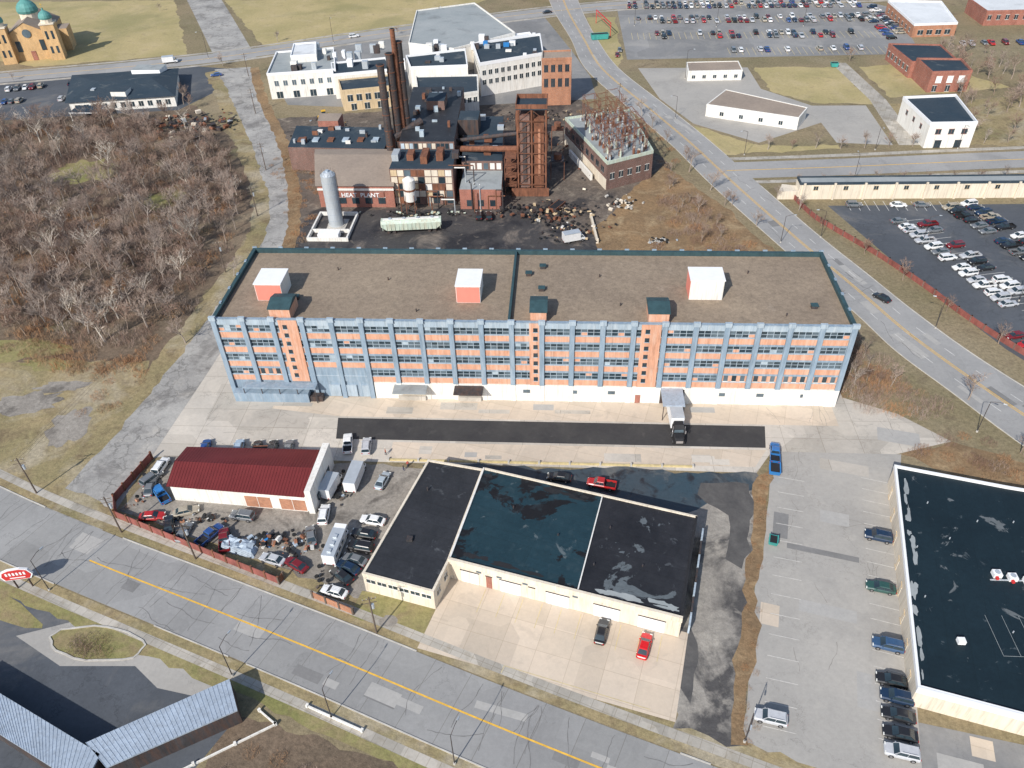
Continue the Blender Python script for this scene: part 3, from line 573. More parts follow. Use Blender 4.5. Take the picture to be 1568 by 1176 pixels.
def shed(name,q,h,roof,wall):
    root=empty(name,(q[0][0],q[0][1],0)); mb=MB()
    mb.prism([(p[0],p[1]) for p in q],0,h-.3,wall,roof); child(mb,'walls',root)
    rb=MB(); a,b,c,d=[Vector(p) for p in q]; n=int((b-a).length/.55)
    rb.prism([tuple(a),tuple(b),tuple(c),tuple(d)],h-.28,h,roof,bottom=True)
    for i in range(n+1):
        t=i/n; u_=a.lerp(b,t);w_=d.lerp(c,t); rb.beam((u_.x,u_.y,h+.02),(w_.x,w_.y,h+.02),.05,roof)
    child(rb,'corrugated_roof',root); return root
shed('metal_shed',[(-61.5,48.2),(-46,57.2),(-48.8,62),(-66,51.5)],3.5,'silver','dsteel')
shed('metal_shed',[(-81,53),(-63.5,45.5),(-63.2,50),(-90,61.5)],3.5,'silver','dsteel')
# ------------------------------------------------------------ HEAT PLANT
hp=empty('heat_plant_building',(-50,240,0))
mb=MB(); wb=MB()
mb.prism([(-74,220),(-51,220),(-54,243),(-80,243)],0,7,'brick','rbrown')
mb.face([(-74.5,219.5,7.1),(-50.6,219.5,7.1),(-53,238,9),(-79,238,9)],'rbrown'); mb.face([(-79,238,9),(-53,238,9),(-54,244,8.2),(-80.5,244,8.2)],'rbrown'); mb.face([(-50.6,219.5,7.1),(-54,244,8.2),(-53,238,9)],'brick')
mb.prism([(-90,246),(-58,244.5),(-58,262),(-92,264)],0,8,'dbrick','rdark')
mb.prism([(-52,222),(-33,222),(-33.5,236),(-52,236)],0,11.5,'dbrick','rdark')
mb.prism([(-51,236.01),(-34,236.01),(-36,284),(-54,284)],0,14,'dbrick','rblack')
mb.prism([(-31,219),(-18.5,219),(-19,232),(-31,232)],0,6.4,'brick','rgrey')
mb.prism([(-31.5,232.05),(-19,232.05),(-21,268),(-33.9,268)],0,9.5,'dbrick','rdark')
mb.prism([(-34.5,252),(-28,252),(-28,260),(-34.5,260)],9.5,14.5,'dsteel','rdark')
mb.prism([(-46,262),(-40,262),(-40,270),(-46,270)],14,17,'dbrick','rdark')
mb.prism([(-84,263),(-77,263),(-77,270),(-85,270)],0,10,'brick','rbrown')
rr=random.Random(11)
for x in range(-72,-52,4): wb.box(x,219.9,1.2,x+2.2,219.97,3.2,'g1'); wb.box(x-.1,219.85,3.2,x+2.3,219.97,3.4,'white')
mb.box(-74.1,219.7,5.6,-50.9,219.96,6.2,'white')
for i in range(9):
    for j in range(5):
        k=rr.choice(['cream','white','g1','g1','g2','dbrick','dbrick','cream','tan','rust']); x=-51.7+i*2.05; wb.box(x,221.9,.4+j*2.2,x+1.85,221.96,2.3+j*2.2,k)
for i in range(12):
    x=-50.6+i*1.38; wb.box(x,235.95,11.7,x+1.1,235.99,13.4,rr.choice(['g1','g2','cream','g3']))
for i in range(8): wb.box(-33.0,236+0+i*1.9,7.2,-32.93,237.4+i*1.9,9.0,rr.choice(['g1','g2']))
for i in range(6): wb.box(-88+i*5,250,8.01,-86+i*5,253,8.5,'g3' if i%2 else 'rust')
for x in (-29,-25.5,-22): wb.box(x,218.9,1,x+1.6,218.97,3,'g1')
for i in range(6): wb.box(-30.8+i*2,232.0,6.8,-29.4+i*2,232.04,8.8,rr.choice(['g1','white','g2']))
child(mb,'walls_and_roofs',hp); child(wb,'windows_and_panels',hp)
pp=MB()
for i in range(34):
    x=rr.uniform(-52,-18); y=rr.uniform(216,232); h=rr.uniform(3,12); pp.tube((x,y,0),(x,y,h),.18,.18,6,rr.choice(['rust','steel','dsteel']))
    if i%2: pp.tube((x,y,h),(x+rr.uniform(-8,8),y,h),.2,.2,6,rr.choice(['rust','dsteel','white']))
for i in range(5): pp.box(-52+i*4.5,rr.uniform(223,230),11.5,-50+i*4.5,232,rr.uniform(12.4,14.5),rr.choice(['rust','steel','dsteel']))
for i in range(22):
    x=rr.uniform(-52,-36);y=rr.uniform(238,282); pp.box(x,y,14,x+rr.uniform(.6,2),y+rr.uniform(.6,2),14.4+rr.random()*1.6,rr.choice(['rust','steel','dsteel','g3']))
for i in range(14):
    x=rr.uniform(-90,-60);y=rr.uniform(247,261); pp.box(x,y,8,x+rr.uniform(.6,2),y+rr.uniform(.6,1.6),8.5+rr.random(),rr.choice(['rust','steel','white','dsteel']))
for i in range(10):
    x=rr.uniform(-31,-21);y=rr.uniform(233,266); pp.box(x,y,9.5,x+rr.uniform(.8,2.5),y+rr.uniform(.8,2),10+rr.random()*2,rr.choice(['rust','steel','dsteel','rust']))
pp.tube((-34,240,10),(-14,233,13),.9,.9,10,'rust'); pp.tube((-34,244,11),(-14,235,17),.6,.6,10,'dsteel'); pp.tube((-54,244,12),(-46,250,15),1.2,1.2,10,'dsteel')
for z in (3,6,9,12):
    pp.box(-18,228,z,-14.5,236,z+.2,'rust')
    for y in (228,236): pp.beam((-18,y,z-3),(-18,y,z),.2,'rust'); pp.beam((-18,y,z-3),(-14.5,y,z),.12,'rust')
for i in range(9):
    x=rr.uniform(-18,-4);y=rr.uniform(238,275);h=rr.uniform(3,8);w=rr.uniform(2,5)
    for dx in (0,w):
        for dy in (0,w): pp.beam((x+dx,y+dy,0),(x+dx,y+dy,h),.16,'rust')
    pp.box(x,y,h,x+w,y+w,h+.2,rr.choice(['rust','dsteel'])); pp.tube((x+w/2,y+w/2,h+.2),(x+w/2,y+w/2,h+rr.uniform(1,3)),w*.3,w*.3,12,rr.choice(['rust','steel','cream','dsteel']))
child(pp,'pipes_and_ducts',hp)
cu=bpy.data.curves.new('sign_lettering','FONT'); cu.body='HEAT  PLANT'; cu.size=1.9; cu.extrude=.03; cu.offset=.03; cu.materials.append(M['wht2']); t=bpy.data.objects.new('sign_lettering',cu); COL.objects.link(t); t.parent=hp; t.location=(-67.0+50,219.6-240,3.55); t.rotation_euler=(math.pi/2,0,0)
sb=MB(); sb.box(-67.6,219.72,3.35,-54,219.88,5.2,'brick'); child(sb,'sign_board',hp)
for i,(x,y,h,r_) in enumerate(((-55.5,243,35,1.15),(-53,245.5,37.5,1.15),(-50.5,248.5,40,1.2),(-51.5,246.9,44,.75))):
    mb=MB(); n=7
    for j in range(n):
        z0=h*j/n; z1=h*(j+1)/n; mb.tube((x,y,z0),(x,y,z1),r_*(1.1-.12*j/n),r_*(1.1-.12*(j+1)/n),16,'dsteel' if i<3 else 'rust',j==n-1); mb.tube((x,y,z1-.25),(x,y,z1-.05),r_*1.13,r_*1.13,16,'rust')
    mb.tube((x,y,h),(x,y,h+.12),r_*.8,r_*.8,16,'blk')
    for j in range(int(h)): mb.box(x-.25,y-r_-.35,j,x+.25,y-r_-.25,j+.06,'rust')
    mb.obj('smokestack')
sx,sy=-66.5,208.5
mb=MB()
for j in range(8): mb.tube((sx,sy,.4+j*1.95),(sx,sy,.4+(j+1)*1.95-.04),2.1,2.1,28,'steel',j==7); mb.tube((sx,sy,.4+(j+1)*1.95-.06),(sx,sy,.4+(j+1)*1.95+.02),2.14,2.14,28,'silver')
mb.tube((sx,sy,16),(sx,sy,16.8),2.1,1.2,28,'steel'); mb.tube((sx,sy,0),(sx,sy,.4),2.6,2.6,24,'kerb'); mb.tube((sx,sy,16.8),(sx,sy,17.3),.5,.5,12,'silver')
for q_ in (-.25,.25): mb.beam((sx+2.25,sy+q_,.4),(sx+2.25,sy+q_,16.5),.06,'dsteel')
for j in range(32): mb.beam((sx+2.25,sy-.25,.6+j*.5),(sx+2.25,sy+.25,.6+j*.5),.04,'dsteel')
for i in range(14):
    a=math.pi*2*i/14; mb.beam((sx+2.0*math.cos(a),sy+2.0*math.sin(a),16),(sx+2.0*math.cos(a),sy+2.0*math.sin(a),17.2),.05,'dsteel')
mb.obj('storage_silo')
mb=MB()
for q in ([-73,199,-61,199.5],[-73,214.5,-61.5,215],[-73,199.5,-72.5,214.5],[-61.7,199.5,-61.2,214.5],[-73,204,-61.5,204.4]): mb.box(q[0],q[1],0,q[2],q[3],1.1,'white')
mb.box(-70,200,0,-64,203,1.6,'wht2'); mb.box(-69,205,0,-63.5,212,.25,'kerb'); mb.obj('silo_bund_wall')
mb=MB(); x,y=-45.5,217
mb.tube((x,y,4),(x,y,10.5),1.8,1.8,20,'white'); mb.tube((x,y,10.5),(x,y,11.4),1.8,.4,20,'white'); mb.tube((x,y,2.2),(x,y,4),.3,1.8,20,'rust')
for a in range(4):
    an=math.pi/4+a*math.pi/2; mb.beam((x+1.8*math.cos(an),y+1.8*math.sin(an),0),(x+1.8*math.cos(an),y+1.8*math.sin(an),6),.16,'rust')
mb.tube((x,y,7.2),(x,y,7.8),1.83,1.83,20,'rust'); mb.obj('hopper_tank')
mb=MB()
T=Matrix.Translation((-43.6,205.2,0))@Matrix.Rotation(.11,4,'Z')
mb.loft([[T@Vector(p_) for p_ in ((x,-1.5,1.3+s),(x,1.5,1.3+s),(x,1.6,3.4),(x,.9,4.1),(x,-.9,4.1),(x,-1.6,3.4))] for x,s in ((-8.6,1.2),(-7,0),(7,0),(8.6,1.2))],'paleg')
for i in range(15): mb.box(-8.2+i*1.17,-1.68,1.5,-8.08+i*1.17,1.68,3.4,'paleg',T=T)
mb.box(-8,-.5,4.1,8,.5,4.25,'white',T=T)
for i in range(4): mb.tube(T@Vector((-6+i*4,0,4.2)),T@Vector((-6+i*4,0,4.5)),.5,.5,12,'steel')
for x in (-6.6,-5,5,6.6):
    for yy in (-.8,.8): mb.tube(T@Vector((x,yy-.1,.45)),T@Vector((x,yy+.1,.45)),.45,.45,14,'dsteel')
mb.box(-8.6,-.4,.7,8.6,.4,1.3,'dsteel',T=T); mb.obj('rail_hopper_car')
mb=MB(); x0,x1,y0,y1=-14,-5.6,229,237; Ht=26.5
for x in (x0,(x0+x1)/2,x1):
    for y in (y0,y1): mb.box(x-.25,y-.25,0,x+.25,y+.25,Ht,'rust')
for j in range(8):
    z=j*3.3
    for y in (y0,y1):
        mb.beam((x0,y,z),(x1,y,z),.2,'rust'); mb.beam((x0,y,z),((x0+x1)/2,y,z+3.3),.12,'rust'); mb.beam((x1,y,z),((x0+x1)/2,y,z+3.3),.12,'rust')
    for x in (x0,x1): mb.beam((x,y0,z),(x,y1,z),.2,'rust'); mb.beam((x,y0,z),(x,y1,z+3.3),.12,'rust')
mb.box(x0+.6,y0+.6,2,x0+3.6,y1-.5,Ht-2,'dbrick'); mb.box(x0+4.8,y0+.6,2,x1-.6,y1-.5,Ht-3,'rust'); mb.box(x0+1.5,y0+.2,4,x0+2.6,y0+.6,Ht-4,'dsteel'); mb.box(x1-2.3,y0+.2,6,x1-1.6,y0+.6,Ht-6,'obrick')
mb.box(x0-.4,y0-.4,Ht,x1+.4,y1+.4,Ht+.3,'rdark')
for q in ((x0-.4,y0-.4,x1+.4,y0-.2),(x0-.4,y1+.2,x1+.4,y1+.4),(x0-.4,y0-.2,x0-.2,y1+.2),(x1+.2,y0-.2,x1+.4,y1+.2)): mb.box(q[0],q[1],Ht+.3,q[2],q[3],Ht+1.6,'rust')
mb.box(x0-2,y0-1.5,0,x1+1,y0-.6,2.4,'rust'); mb.obj('steel_process_tower')
sub=building('substation_building',[(13,232),(27.5,240.5),(22,275),(0,267.5)],8.6,'dbrick','rgrey',.7,'paleg',wins=[((13,232),(27.5,240.5),1.5,3.2,3.2,5.2,'g1','white'),((0,267.5),(13,232),2.2,4.4,4.6,6.6,'g1','dbrick')])
mb=MB(); mb.wallbox((0,267.5),(13,232),0,37.6,.05,3.4,.003,.25,'cream'); mb.wallbox((0,267.5),(13,232),10,30,.05,2.2,1.5,2.2,'white'); mb.wallbox((13,232),(27.5,240.5),.2,16,0,1.5,.003,.15,'dbrick'); addto(sub,mb,'loading_ledge')
mb=MB(); a=Vector((13,233.5));d=Vector((14.5,8.5)).normalized();e=Vector((-10.5,35)).normalized()
def P3(s,t,z): p=a+d*s+e*t; return (p.x,p.y,z)
for i in range(4):
    for j in range(7):
        s=1.2+i*4.4+j*.25; t=1+j*5.2; hh=8.6+rr.choice([6,7,8.5,9])
        for ds in (-.35,.35):
            for dt in (-.35,.35): mb.beam(P3(s+ds,t+dt,8.6),P3(s+ds,t+dt,hh),.07,'rust')
        z=8.6
        while z<hh-1: mb.beam(P3(s-.35,t-.35,z),P3(s+.35,t-.35,z+1.2),.05,'rust'); mb.beam(P3(s-.35,t+.35,z+1.2),P3(s+.35,t+.35,z),.05,'rust'); mb.beam(P3(s-.35,t-.35,z),P3(s-.35,t+.35,z+1.2),.05,'rust'); z+=1.2
        for zz in (hh-.3,hh-3):
            if i<3: mb.beam(P3(s,t,zz),P3(s+4.4,t,zz),.12,'rust'); mb.beam(P3(s,t,zz-.6),P3(s+4.4,t,zz),.06,'rust')
            if j<6: mb.beam(P3(s,t,zz),P3(s+.25,t+5.2,zz),.12,'rust'); mb.beam(P3(s,t,zz-.7),P3(s+.25,t+5.2,zz),.06,'rust')
        for q in range(3):
            u_=s+rr.uniform(-1.5,1.5); w_=t+rr.uniform(-2,2); h2=rr.uniform(1,2.6); mb.tube(P3(u_,w_,8.6),P3(u_,w_,8.6+h2),.35,.3,8,rr.choice(['rust','steel','paleg','dsteel'])); mb.tube(P3(u_,w_,8.6+h2),P3(u_,w_,9.2+h2),.12,.12,6,'cream')
addto(sub,mb,'switchyard_frames')
bt=building('brick_tower_building',[(-9,303),(2,304),(2,313),(-9,312)],17,'obrick','rbrown',.6,'obrick',wins=[((-9,303),(2,304),1.5,2.6,12.5,15,'g1','dbrick'),((-9,303),(2,304),1.5,2.6,7,10,'g1','dbrick'),((2,304),(2,313),1.5,2.6,8,10,'g1','dbrick')])
# ------------------------------------------------------------ white works buildings
building('white_works_building',[(-116,311),(-90,316),(-97,343),(-120,338)],9.5,'white','rgrey',.6,'wht2',wins=[((-116,311),(-90,316),1.6,3.4,5,7,'g2','white'),((-116,311),(-90,316),2.4,6.5,.2,2.8,'g1','white')])
r_=building('white_works_building',[(-110,325),(-100,327),(-104,343),(-113,341)],12,'white','rwhite',.4,'wht2',z0=9.5)
building('tan_works_building',[(-84,298),(-62,304),(-66,316),(-88,310)],7.5,'tan','rdark',.5,'tan',wins=[((-84,298),(-62,304),2,3.4,3.6,6,'g1','white'),((-84,298),(-62,304),2,5,.2,2.6,'g1','white')])
building('works_annex',[(-90,311),(-68,317),(-73,331),(-94,325)],9,'white','rdark',.7,'wht2')
building('grey_roof_hall',[(-66,347),(-46,339),(-22,360),(-44,408),(-70,396)],10,'white','rgrey',.5,'white',wins=[((-70,396),(-66,347),2,4,5,7,'g2')])
building('white_factory',[(-33,313),(-9,325),(-11,350),(-38,338)],12,'white','rdark',.9,'wht2',wins=[((-33,313),(-9,325),1.4,2.6,8,9.8,'g1'),((-33,313),(-9,325),1.4,2.6,4.4,6.2,'g1'),((-38,338),(-33,313),1.4,2.6,8,9.8,'g1')])
building('low_works_building',[(-53,287),(-32,295),(-34,313),(-58,312)],8,'white','rdark',.6,'white',wins=[((-53,287),(-32,295),1.3,2.2,4.8,6.6,'g1'),((-58,312),(-53,287),1.3,2.6,4.4,6.4,'g1')])
building('works_annex',[(-60,314),(-38,316),(-41,336),(-64,328)],10.5,'white','rdark',.8,'wht2')
building('works_annex',[(-38,339),(-12,351),(-16,364),(-40,354)],9,'cream','rwhite',.5,'wht2')
mb=MB()
for i in range(46):
    x=rr.uniform(-112,-12); y=345+rr.uniform(-26,4)+ (x+60)*.1; z=12 if x>-38 else 10.4
    mb.box(x,y,8,x+rr.uniform(1,2.6),y+rr.uniform(1,2.2),z+rr.uniform(.5,1.8),rr.choice(['wht2','steel','white','dsteel','bluep' if i%9==0 else 'steel']))
mb.obj('rooftop_equipment')
j=building('low_office_building',[(-191,297),(-152,304),(-163,335),(-204,327)],4.2,'white','rdark',0,'wht2',wins=[((-191,297),(-152,304),1.8,3.4,1,3,'g1')])
mb=MB()
F=[(-192,296),(-151,303.3),(-162.4,336),(-205,328)]; r1=(-186,313.5);r2=(-166,317.5)
for a_,b_,c_,d_ in ((F[0],F[1],r2,r1),(F[2],F[3],r1,r2)): mb.face([(*a_,4.3),(*b_,4.3),(*c_,6.6),(*d_,6.6)],'rdark')
mb.face([(*F[1],4.3),(*F[2],4.3),(*r2,6.6)],'rdark'); mb.face([(*F[3],4.3),(*F[0],4.3),(*r1,6.6)],'rdark')
mb.box(-178,326,4,-166,333,6.8,'wht2',top='rgrey'); mb.box(-176,302,4.2,-170,307,6.4,'white',top='rdark'); mb.box(-186,306,4.2,-184.5,308,6,'steel')
mb.box(-187,288.5,3.2,-176,296,3.5,'wht2',top='rdark'); mb.box(-187,289,0,-186.7,289.3,3.2,'white'); mb.box(-176.3,289,0,-176,289.3,3.2,'white'); addto(j,mb,'roof_blocks')
ch=empty('church',(-240,362,0)); mb=MB()
T=Matrix.Translation((-243,372,0))@Matrix.Rotation(.3,4,'Z')
mb.box(-9,-11,0,9,16,11,'ybrick',top='rbrown',T=T); mb.box(-14,0,0,14,9,9.5,'ybrick',top='rbrown',T=T)
mb.face([T@Vector(p_) for p_ in ((-9,-11.02,11),(9,-11.02,11),(0,-11.02,16))],'ybrick')
mb.face([T@Vector(p_) for p_ in ((-9.3,-11.3,11),(0,-11.3,16.1),(0,16,16.1),(-9.3,16,11))],'rbrown'); mb.face([T@Vector(p_) for p_ in ((0,-11.3,16.1),(9.3,-11.3,11),(9.3,16,11),(0,16,16.1))],'rbrown')
for x in (-10,10):
    mb.box(x-2.8,-14,0,x+2.8,-8.4,15,'ybrick',T=T); mb.box(x-3.1,-14.3,15,x+3.1,-8.1,15.5,'cream',T=T)
    for s in (-1.2,1.2): mb.box(x+s-.5,-14.06,9,x+s+.5,-14.01,12.5,'g1',T=T); mb.box(x+s-.5,-14.06,3,x+s+.5,-14.01,6,'g1',T=T)
for s in (-5,0,5): mb.box(s-1,-11.2,0 if s==0 else 4,s+1,-11.05,4 if s==0 else 8.5,'brick' if s==0 else 'g1',T=T)
mb.tube(T@Vector((0,-11.1,11.5)),T@Vector((0,-11.3,11.5)),1.8,1.8,20,'g2')
for s in (-6,-2,2,6,10): mb.box(9.02,s,3,9.1,s+1.4,8,'g1',T=T)
child(mb,'walls',ch); mb=MB()
def dome(mb,cx,cy,z,r,k,drum):
    c=T@Vector((cx,cy,0)); mb.tube((c.x,c.y,z),(c.x,c.y,z+drum),r*.95,r*.95,12,'cream'); z+=drum
    prof=[(1.0,0),(1.08,.25),(1.0,.6),(.75,.95),(.4,1.2),(.16,1.35),(.12,1.7)]
    for (a0,h0),(a1,h1) in zip(prof[:-1],prof[1:]): mb.tube((c.x,c.y,z+h0*r),(c.x,c.y,z+h1*r),a0*r,a1*r,16,k,False)
    zt=z+1.7*r; mb.beam((c.x,c.y,zt),(c.x,c.y,zt+2),.1,'yp'); mb.beam((c.x-.6,c.y,zt+1.4),(c.x+.6,c.y,zt+1.4),.1,'yp')
for x in (-10,10): dome(mb,x,-11.2,15.5,2.6,'copper',1.5)
dome(mb,0,3,14,4.2,'copper',3); child(mb,'domes',ch)
h1=building('low_white_building',[(51,292),(81,279),(86,288.5),(60,307)],4.3,'white','rbrown',.15,'white',wins=[((51,292),(81,279),1.4,7,1,2.4,'g1')])
building('low_white_building',[(48.5,329),(70,330),(70,341),(49,340)],3.8,'white','rbrown',.2,'white',wins=[((48.5,329),(70,330),1.3,4.2,1,2.3,'g1')])
h3=building('white_office_building',[(119,263.5),(134,264),(136,289),(117.5,287)],8,'white','rdark',.8,'wht2',wins=[((119,263.5),(134,264),1.8,4.2,4.8,6.4,'g1','brick'),((119,263.5),(134,264),2.2,6.5,.2,2.6,'g1','dsteel'),((117.5,287),(119,263.5),1.4,6,4.6,6,'g1','brick')])
building('brick_house_block',[(137,315),(152,316),(153,330),(136.5,331)],7.2,'brick','rdark',.7,'brick',wins=[((137,315),(152,316),2.2,4.2,3.6,6,'wht2','white'),((137,315),(152,316),1.6,5,.3,2.6,'g1')])
building('brick_workshop',[(135,331.1),(153,331.1),(153,352),(133,354)],6,'brick','rdark',.5,'brick',wins=[((133,354),(135,331.1),1.6,3.6,2,4,'g1')])
building('brick_shop',[(153,383.5),(172,385),(177,420),(153,422)],5.2,'obrick','rwhite',.6,'wht2',wins=[((153,383.5),(172,385),2.4,4,1,3,'g1'),((153,422),(153,383.5),1.6,5,1.4,3,'g1')])
h6=building('long_low_warehouse',[(70,226),(150,228),(150,232.5),(70,230.5)],5,'cream','rgrey',.35,'rdark',wins=[((70,226),(150,228),1.3,8.8,3.0,4.2,'g1','tan')])
mb=MB()
for i in range(9): mb.wallbox((70,226),(150,228),1+i*8.9,1.6+i*8.9,0,5.3,.003,.5,'cream')
mb.prism([(64,226),(69.99,226.1),(69.99,230),(66,231)],0,2.6,'cream'); addto(h6,mb,'buttresses')
for foot,hh,wk,rk in (([(150,455),(185,455),(185,480),(150,478)],7,'white','rwhite'),([(190,400),(230,402),(228,425),(190,422)],6,'brick','rwhite'),([(-16,455),(0,457),(-2,475),(-18,474)],8,'brick','rwhite'),([(30,470),(90,472),(90,495),(30,490)],7,'brick','rgrey'),([(-160,480),(-110,485),(-112,505),(-160,500)],7,'obrick','rgrey'),([(-300,330),(-262,338),(-266,352),(-304,345)],9,'brick','rdark'),([(180,300),(215,303),(215,322),(180,320)],7,'brick','rdark'),([(-100,470),(-60,474),(-62,494),(-102,490)],8,'cream','rgrey'),([(110,475),(140,476),(140,500),(110,498)],8,'cream','rdark')):
    building('distant_building',foot,hh,wk,rk,.5,wk,wins=[(foot[0],foot[1],1.6,4,2.5,4.5,'g1')])
building('brick_building',[(-262,285),(-246,290),(-252,318),(-268,312)],9,'brick','rdark',.5,'brick')
# ------------------------------------------------------------ walls & fences
def wallrun(name,pts,h,k,th=.25,post=None,pk=None):
    mb=MB(); P_=[Vector(p) for p in pts]
    for a,b in zip(P_[:-1],P_[1:]):
        L=(b-a).length; mb.wallbox(a,b,0,L,0,h,-th/2,th/2,k); n=max(1,int(L/(post or 3)))
        for i in range(n+1): mb.wallbox(a,b,i*L/n-.18,i*L/n+.18,0,h+.25,-th/2-.1,th/2+.1,pk or k)
    return mb.obj(name)
wallrun('red_boundary_wall',smooth([(68,231),(71.5,216),(76,207),(84,193),(91,178),(97,163),(105,148),(118,128),(135,105)],4),1.5,'rfence',.2,5,'dbrick')
wallrun('red_scrapyard_fence',[(-82,111),(-84.5,99.5),(-82.5,95.5),(-66,89),(-47.5,81.8)],1.8,'rfence',.1,2.6,'rust')
wallrun('wooden_yard_fence',[(-58,86),(-47.5,81.8),(-47,83)],1.7,'rust',.1,2.4,'wood')
wallrun('wooden_yard_fence',[(-41,79.3),(-33.5,76.3)],1.5,'obrick',.12,2.4,'wood')
wallrun('yard_edge_wall',[(-34,112.2),(26,112.2)],.3,'ylight',.4,6,'kerb')
wallrun('retaining_wall',[(9.5,199),(8,214)],1.2,'cream',.5,6)
wallrun('south_kerb_wall',[(-56,47.5),(-41,57),(-44,59)],.4,'white',.2,5)
wallrun('loading_ramp_wall',[(-37,60),(-28,56.6)],.4,'white',.25,5)
# ------------------------------------------------------------ vehicles
def ring(x,hw,z0,z1):
    return [(x,-hw*.9,z0),(x,-hw,z0+.18),(x,-hw,z1-.18),(x,-hw*.84,z1),(x,hw*.84,z1),(x,hw,z1-.18),(x,hw,z0+.18),(x,hw*.9,z0)]
def wheels(mb,xs,hw,r=.34,w=.24):
    for x in xs:
        for s in (-1,1):
            mb.tube((x,s*(hw-w),r),(x,s*(hw+.02),r),r,r,16,'tyre'); mb.tube((x,s*(hw-.02),r),(x,s*(hw+.04),r),r*.55,r*.55,10,'chrome')
def cabin(mb,b0,b1,t0,t1,hb,ht,zb,zt,roof='paint'):
    B4=[(b0,-hb,zb),(b1,-hb,zb),(b1,hb,zb),(b0,hb,zb)]; T4=[(t0,-ht,zt),(t1,-ht,zt),(t1,ht,zt),(t0,ht,zt)]
    for i in range(4): mb.face([B4[i],B4[(i+1)%4],T4[(i+1)%4],T4[i]],'g1')
    mb.loft([[(t0-.06,-ht-.03,zt-.02),(t0-.06,ht+.03,zt-.02),(t0+.1,ht-.05,zt+.06),(t0+.1,-ht+.05,zt+.06)],[(t1+.06,-ht-.03,zt-.02),(t1+.06,ht+.03,zt-.02),(t1-.1,ht-.05,zt+.06),(t1-.1,-ht+.05,zt+.06)]],roof)
    for i in range(4): mb.beam(B4[i],T4[i],.06,roof)
    m=(b0+b1)/2; n=(t0+t1)/2
    for s in (-1,1): mb.beam((m,s*hb,zb),(n,s*ht,zt),.05,roof)
def lamps(mb,xf,xr,hw,z):
    for s in (-1,1):
        mb.box(xf-.12,s*hw*.72-.2,z-.08,xf+.03,s*hw*.72+.2,z+.08,'light'); mb.box(xr-.03,s*hw*.76-.16,z-.05,xr+.1,s*hw*.76+.16,z+.14,'tail')
    mb.box(xf-.05,-hw*.4,z-.3,xf+.02,hw*.4,z-.12,'blk')
def sedan():
    mb=MB(); mb.loft([ring(x,hw,a,b) for x,hw,a,b in ((-2.38,.66,.38,.78),(-2.25,.84,.25,.9),(-1.3,.9,.2,.97),(0,.91,.2,.95),(1.1,.9,.2,.93),(1.9,.86,.22,.82),(2.25,.8,.27,.72),(2.38,.6,.36,.62))],'paint')
    cabin(mb,-1.85,1.15,-1.15,.35,.8,.62,.93,1.42); wheels(mb,(-1.4,1.42),.9); lamps(mb,2.3,-2.36,.85,.66)
    for s in (-1,1): mb.box(.7,s*.92-.1,.92,.88,s*.92+.1,1.05,'paint')
    return mb.mesh('sedan')
def suv():
    mb=MB(); mb.loft([ring(x,hw,a,b) for x,hw,a,b in ((-2.35,.8,.4,1.0),(-2.25,.92,.3,1.1),(-1,.95,.27,1.1),(.9,.95,.27,1.08),(1.9,.92,.3,1.0),(2.25,.86,.35,.9),(2.35,.7,.42,.8))],'paint')
    cabin(mb,-2.2,1.2,-1.95,.5,.86,.72,1.08,1.68); wheels(mb,(-1.45,1.42),.95,.38); lamps(mb,2.28,-2.34,.9,.85)
    for s in (-1,1): mb.beam((-1.8,s*.62,1.78),(.2,s*.62,1.78),.04,'chrome'); mb.box(.8,s*.97-.1,1.08,.98,s*.97+.1,1.24,'paint')
    return mb.mesh('suv')
def pickup():
    mb=MB(); mb.loft([ring(x,hw,a,b) for x,hw,a,b in ((-.7,.95,.4,1.1),(1.3,.95,.4,1.1),(2.3,.92,.42,1.02),(2.7,.85,.45,.9))],'paint'); cabin(mb,-.7,1.4,-.55,.7,.86,.72,1.08,1.72)
    mb.box(-2.8,-.93,.5,-.7,.93,.62,'blk'); mb.box(-2.8,-.96,.45,-.7,-.86,1.1,'paint'); mb.box(-2.8,.86,.45,-.7,.96,1.1,'paint'); mb.box(-2.86,-.96,.45,-2.76,.96,1.1,'paint')
    wheels(mb,(-1.8,1.75),.95,.4); lamps(mb,2.64,-2.86,.9,.82); return mb.mesh('pickup')
def van(L=6.4,rv=False):
    mb=MB(); f=L/2
    mb.box(-f,-1.15,.7,f-1.6,1.15,3.0,'paint',top='wht2'); mb.box(-f+.05,-1.17,2.9,f-1.5,1.17,3.04,'steel')
    mb.loft([ring(x,hw,a,b) for x,hw,a,b in ((f-1.6,1.0,.4,1.35),(f-.4,1.0,.4,1.25),(f,.85,.45,1.0))],'paint'); cabin(mb,f-1.62,f-.5,f-1.62,f-.95,.95,.85,1.3,2.1)
    mb.box(-f,-.6,.4,f-1.6,.6,.7,'blk'); wheels(mb,(-f+1.3,f-1.0),1.05,.42); lamps(mb,f-.05,-f,1,.8)
    if rv:
        mb.box(f-1.8,-1.1,2.3,f-.4,1.1,3.0,'paint',top='wht2')
        for s in (-1,1):
            for q in range(3): mb.box(-f+.8+q*1.5,s*1.16-.02,1.7,-f+1.7+q*1.5,s*1.16+.02,2.3,'g1')
            mb.box(-f,s*1.16-.015,1.3,f-1.6,s*1.16+.015,1.45,'tan')
        for q in range(3): mb.box(-f+.8+q*1.6,-.35,3.05,-f+1.5+q*1.6,.35,3.3,'steel')
    return mb.mesh('van')
VM={'sedan':sedan(),'suv':suv(),'pickup':pickup(),'van':van(),'rv':van(7.8,True),'box':van(7.6)}
def car(kind,x,y,deg,col,name='parked_car'):
    o=bpy.data.objects.new(name,VM[kind]); COL.objects.link(o); o.location=(x,y,.045); o.rotation_euler=(0,0,math.radians(deg)); o.color=(*col,1); return o
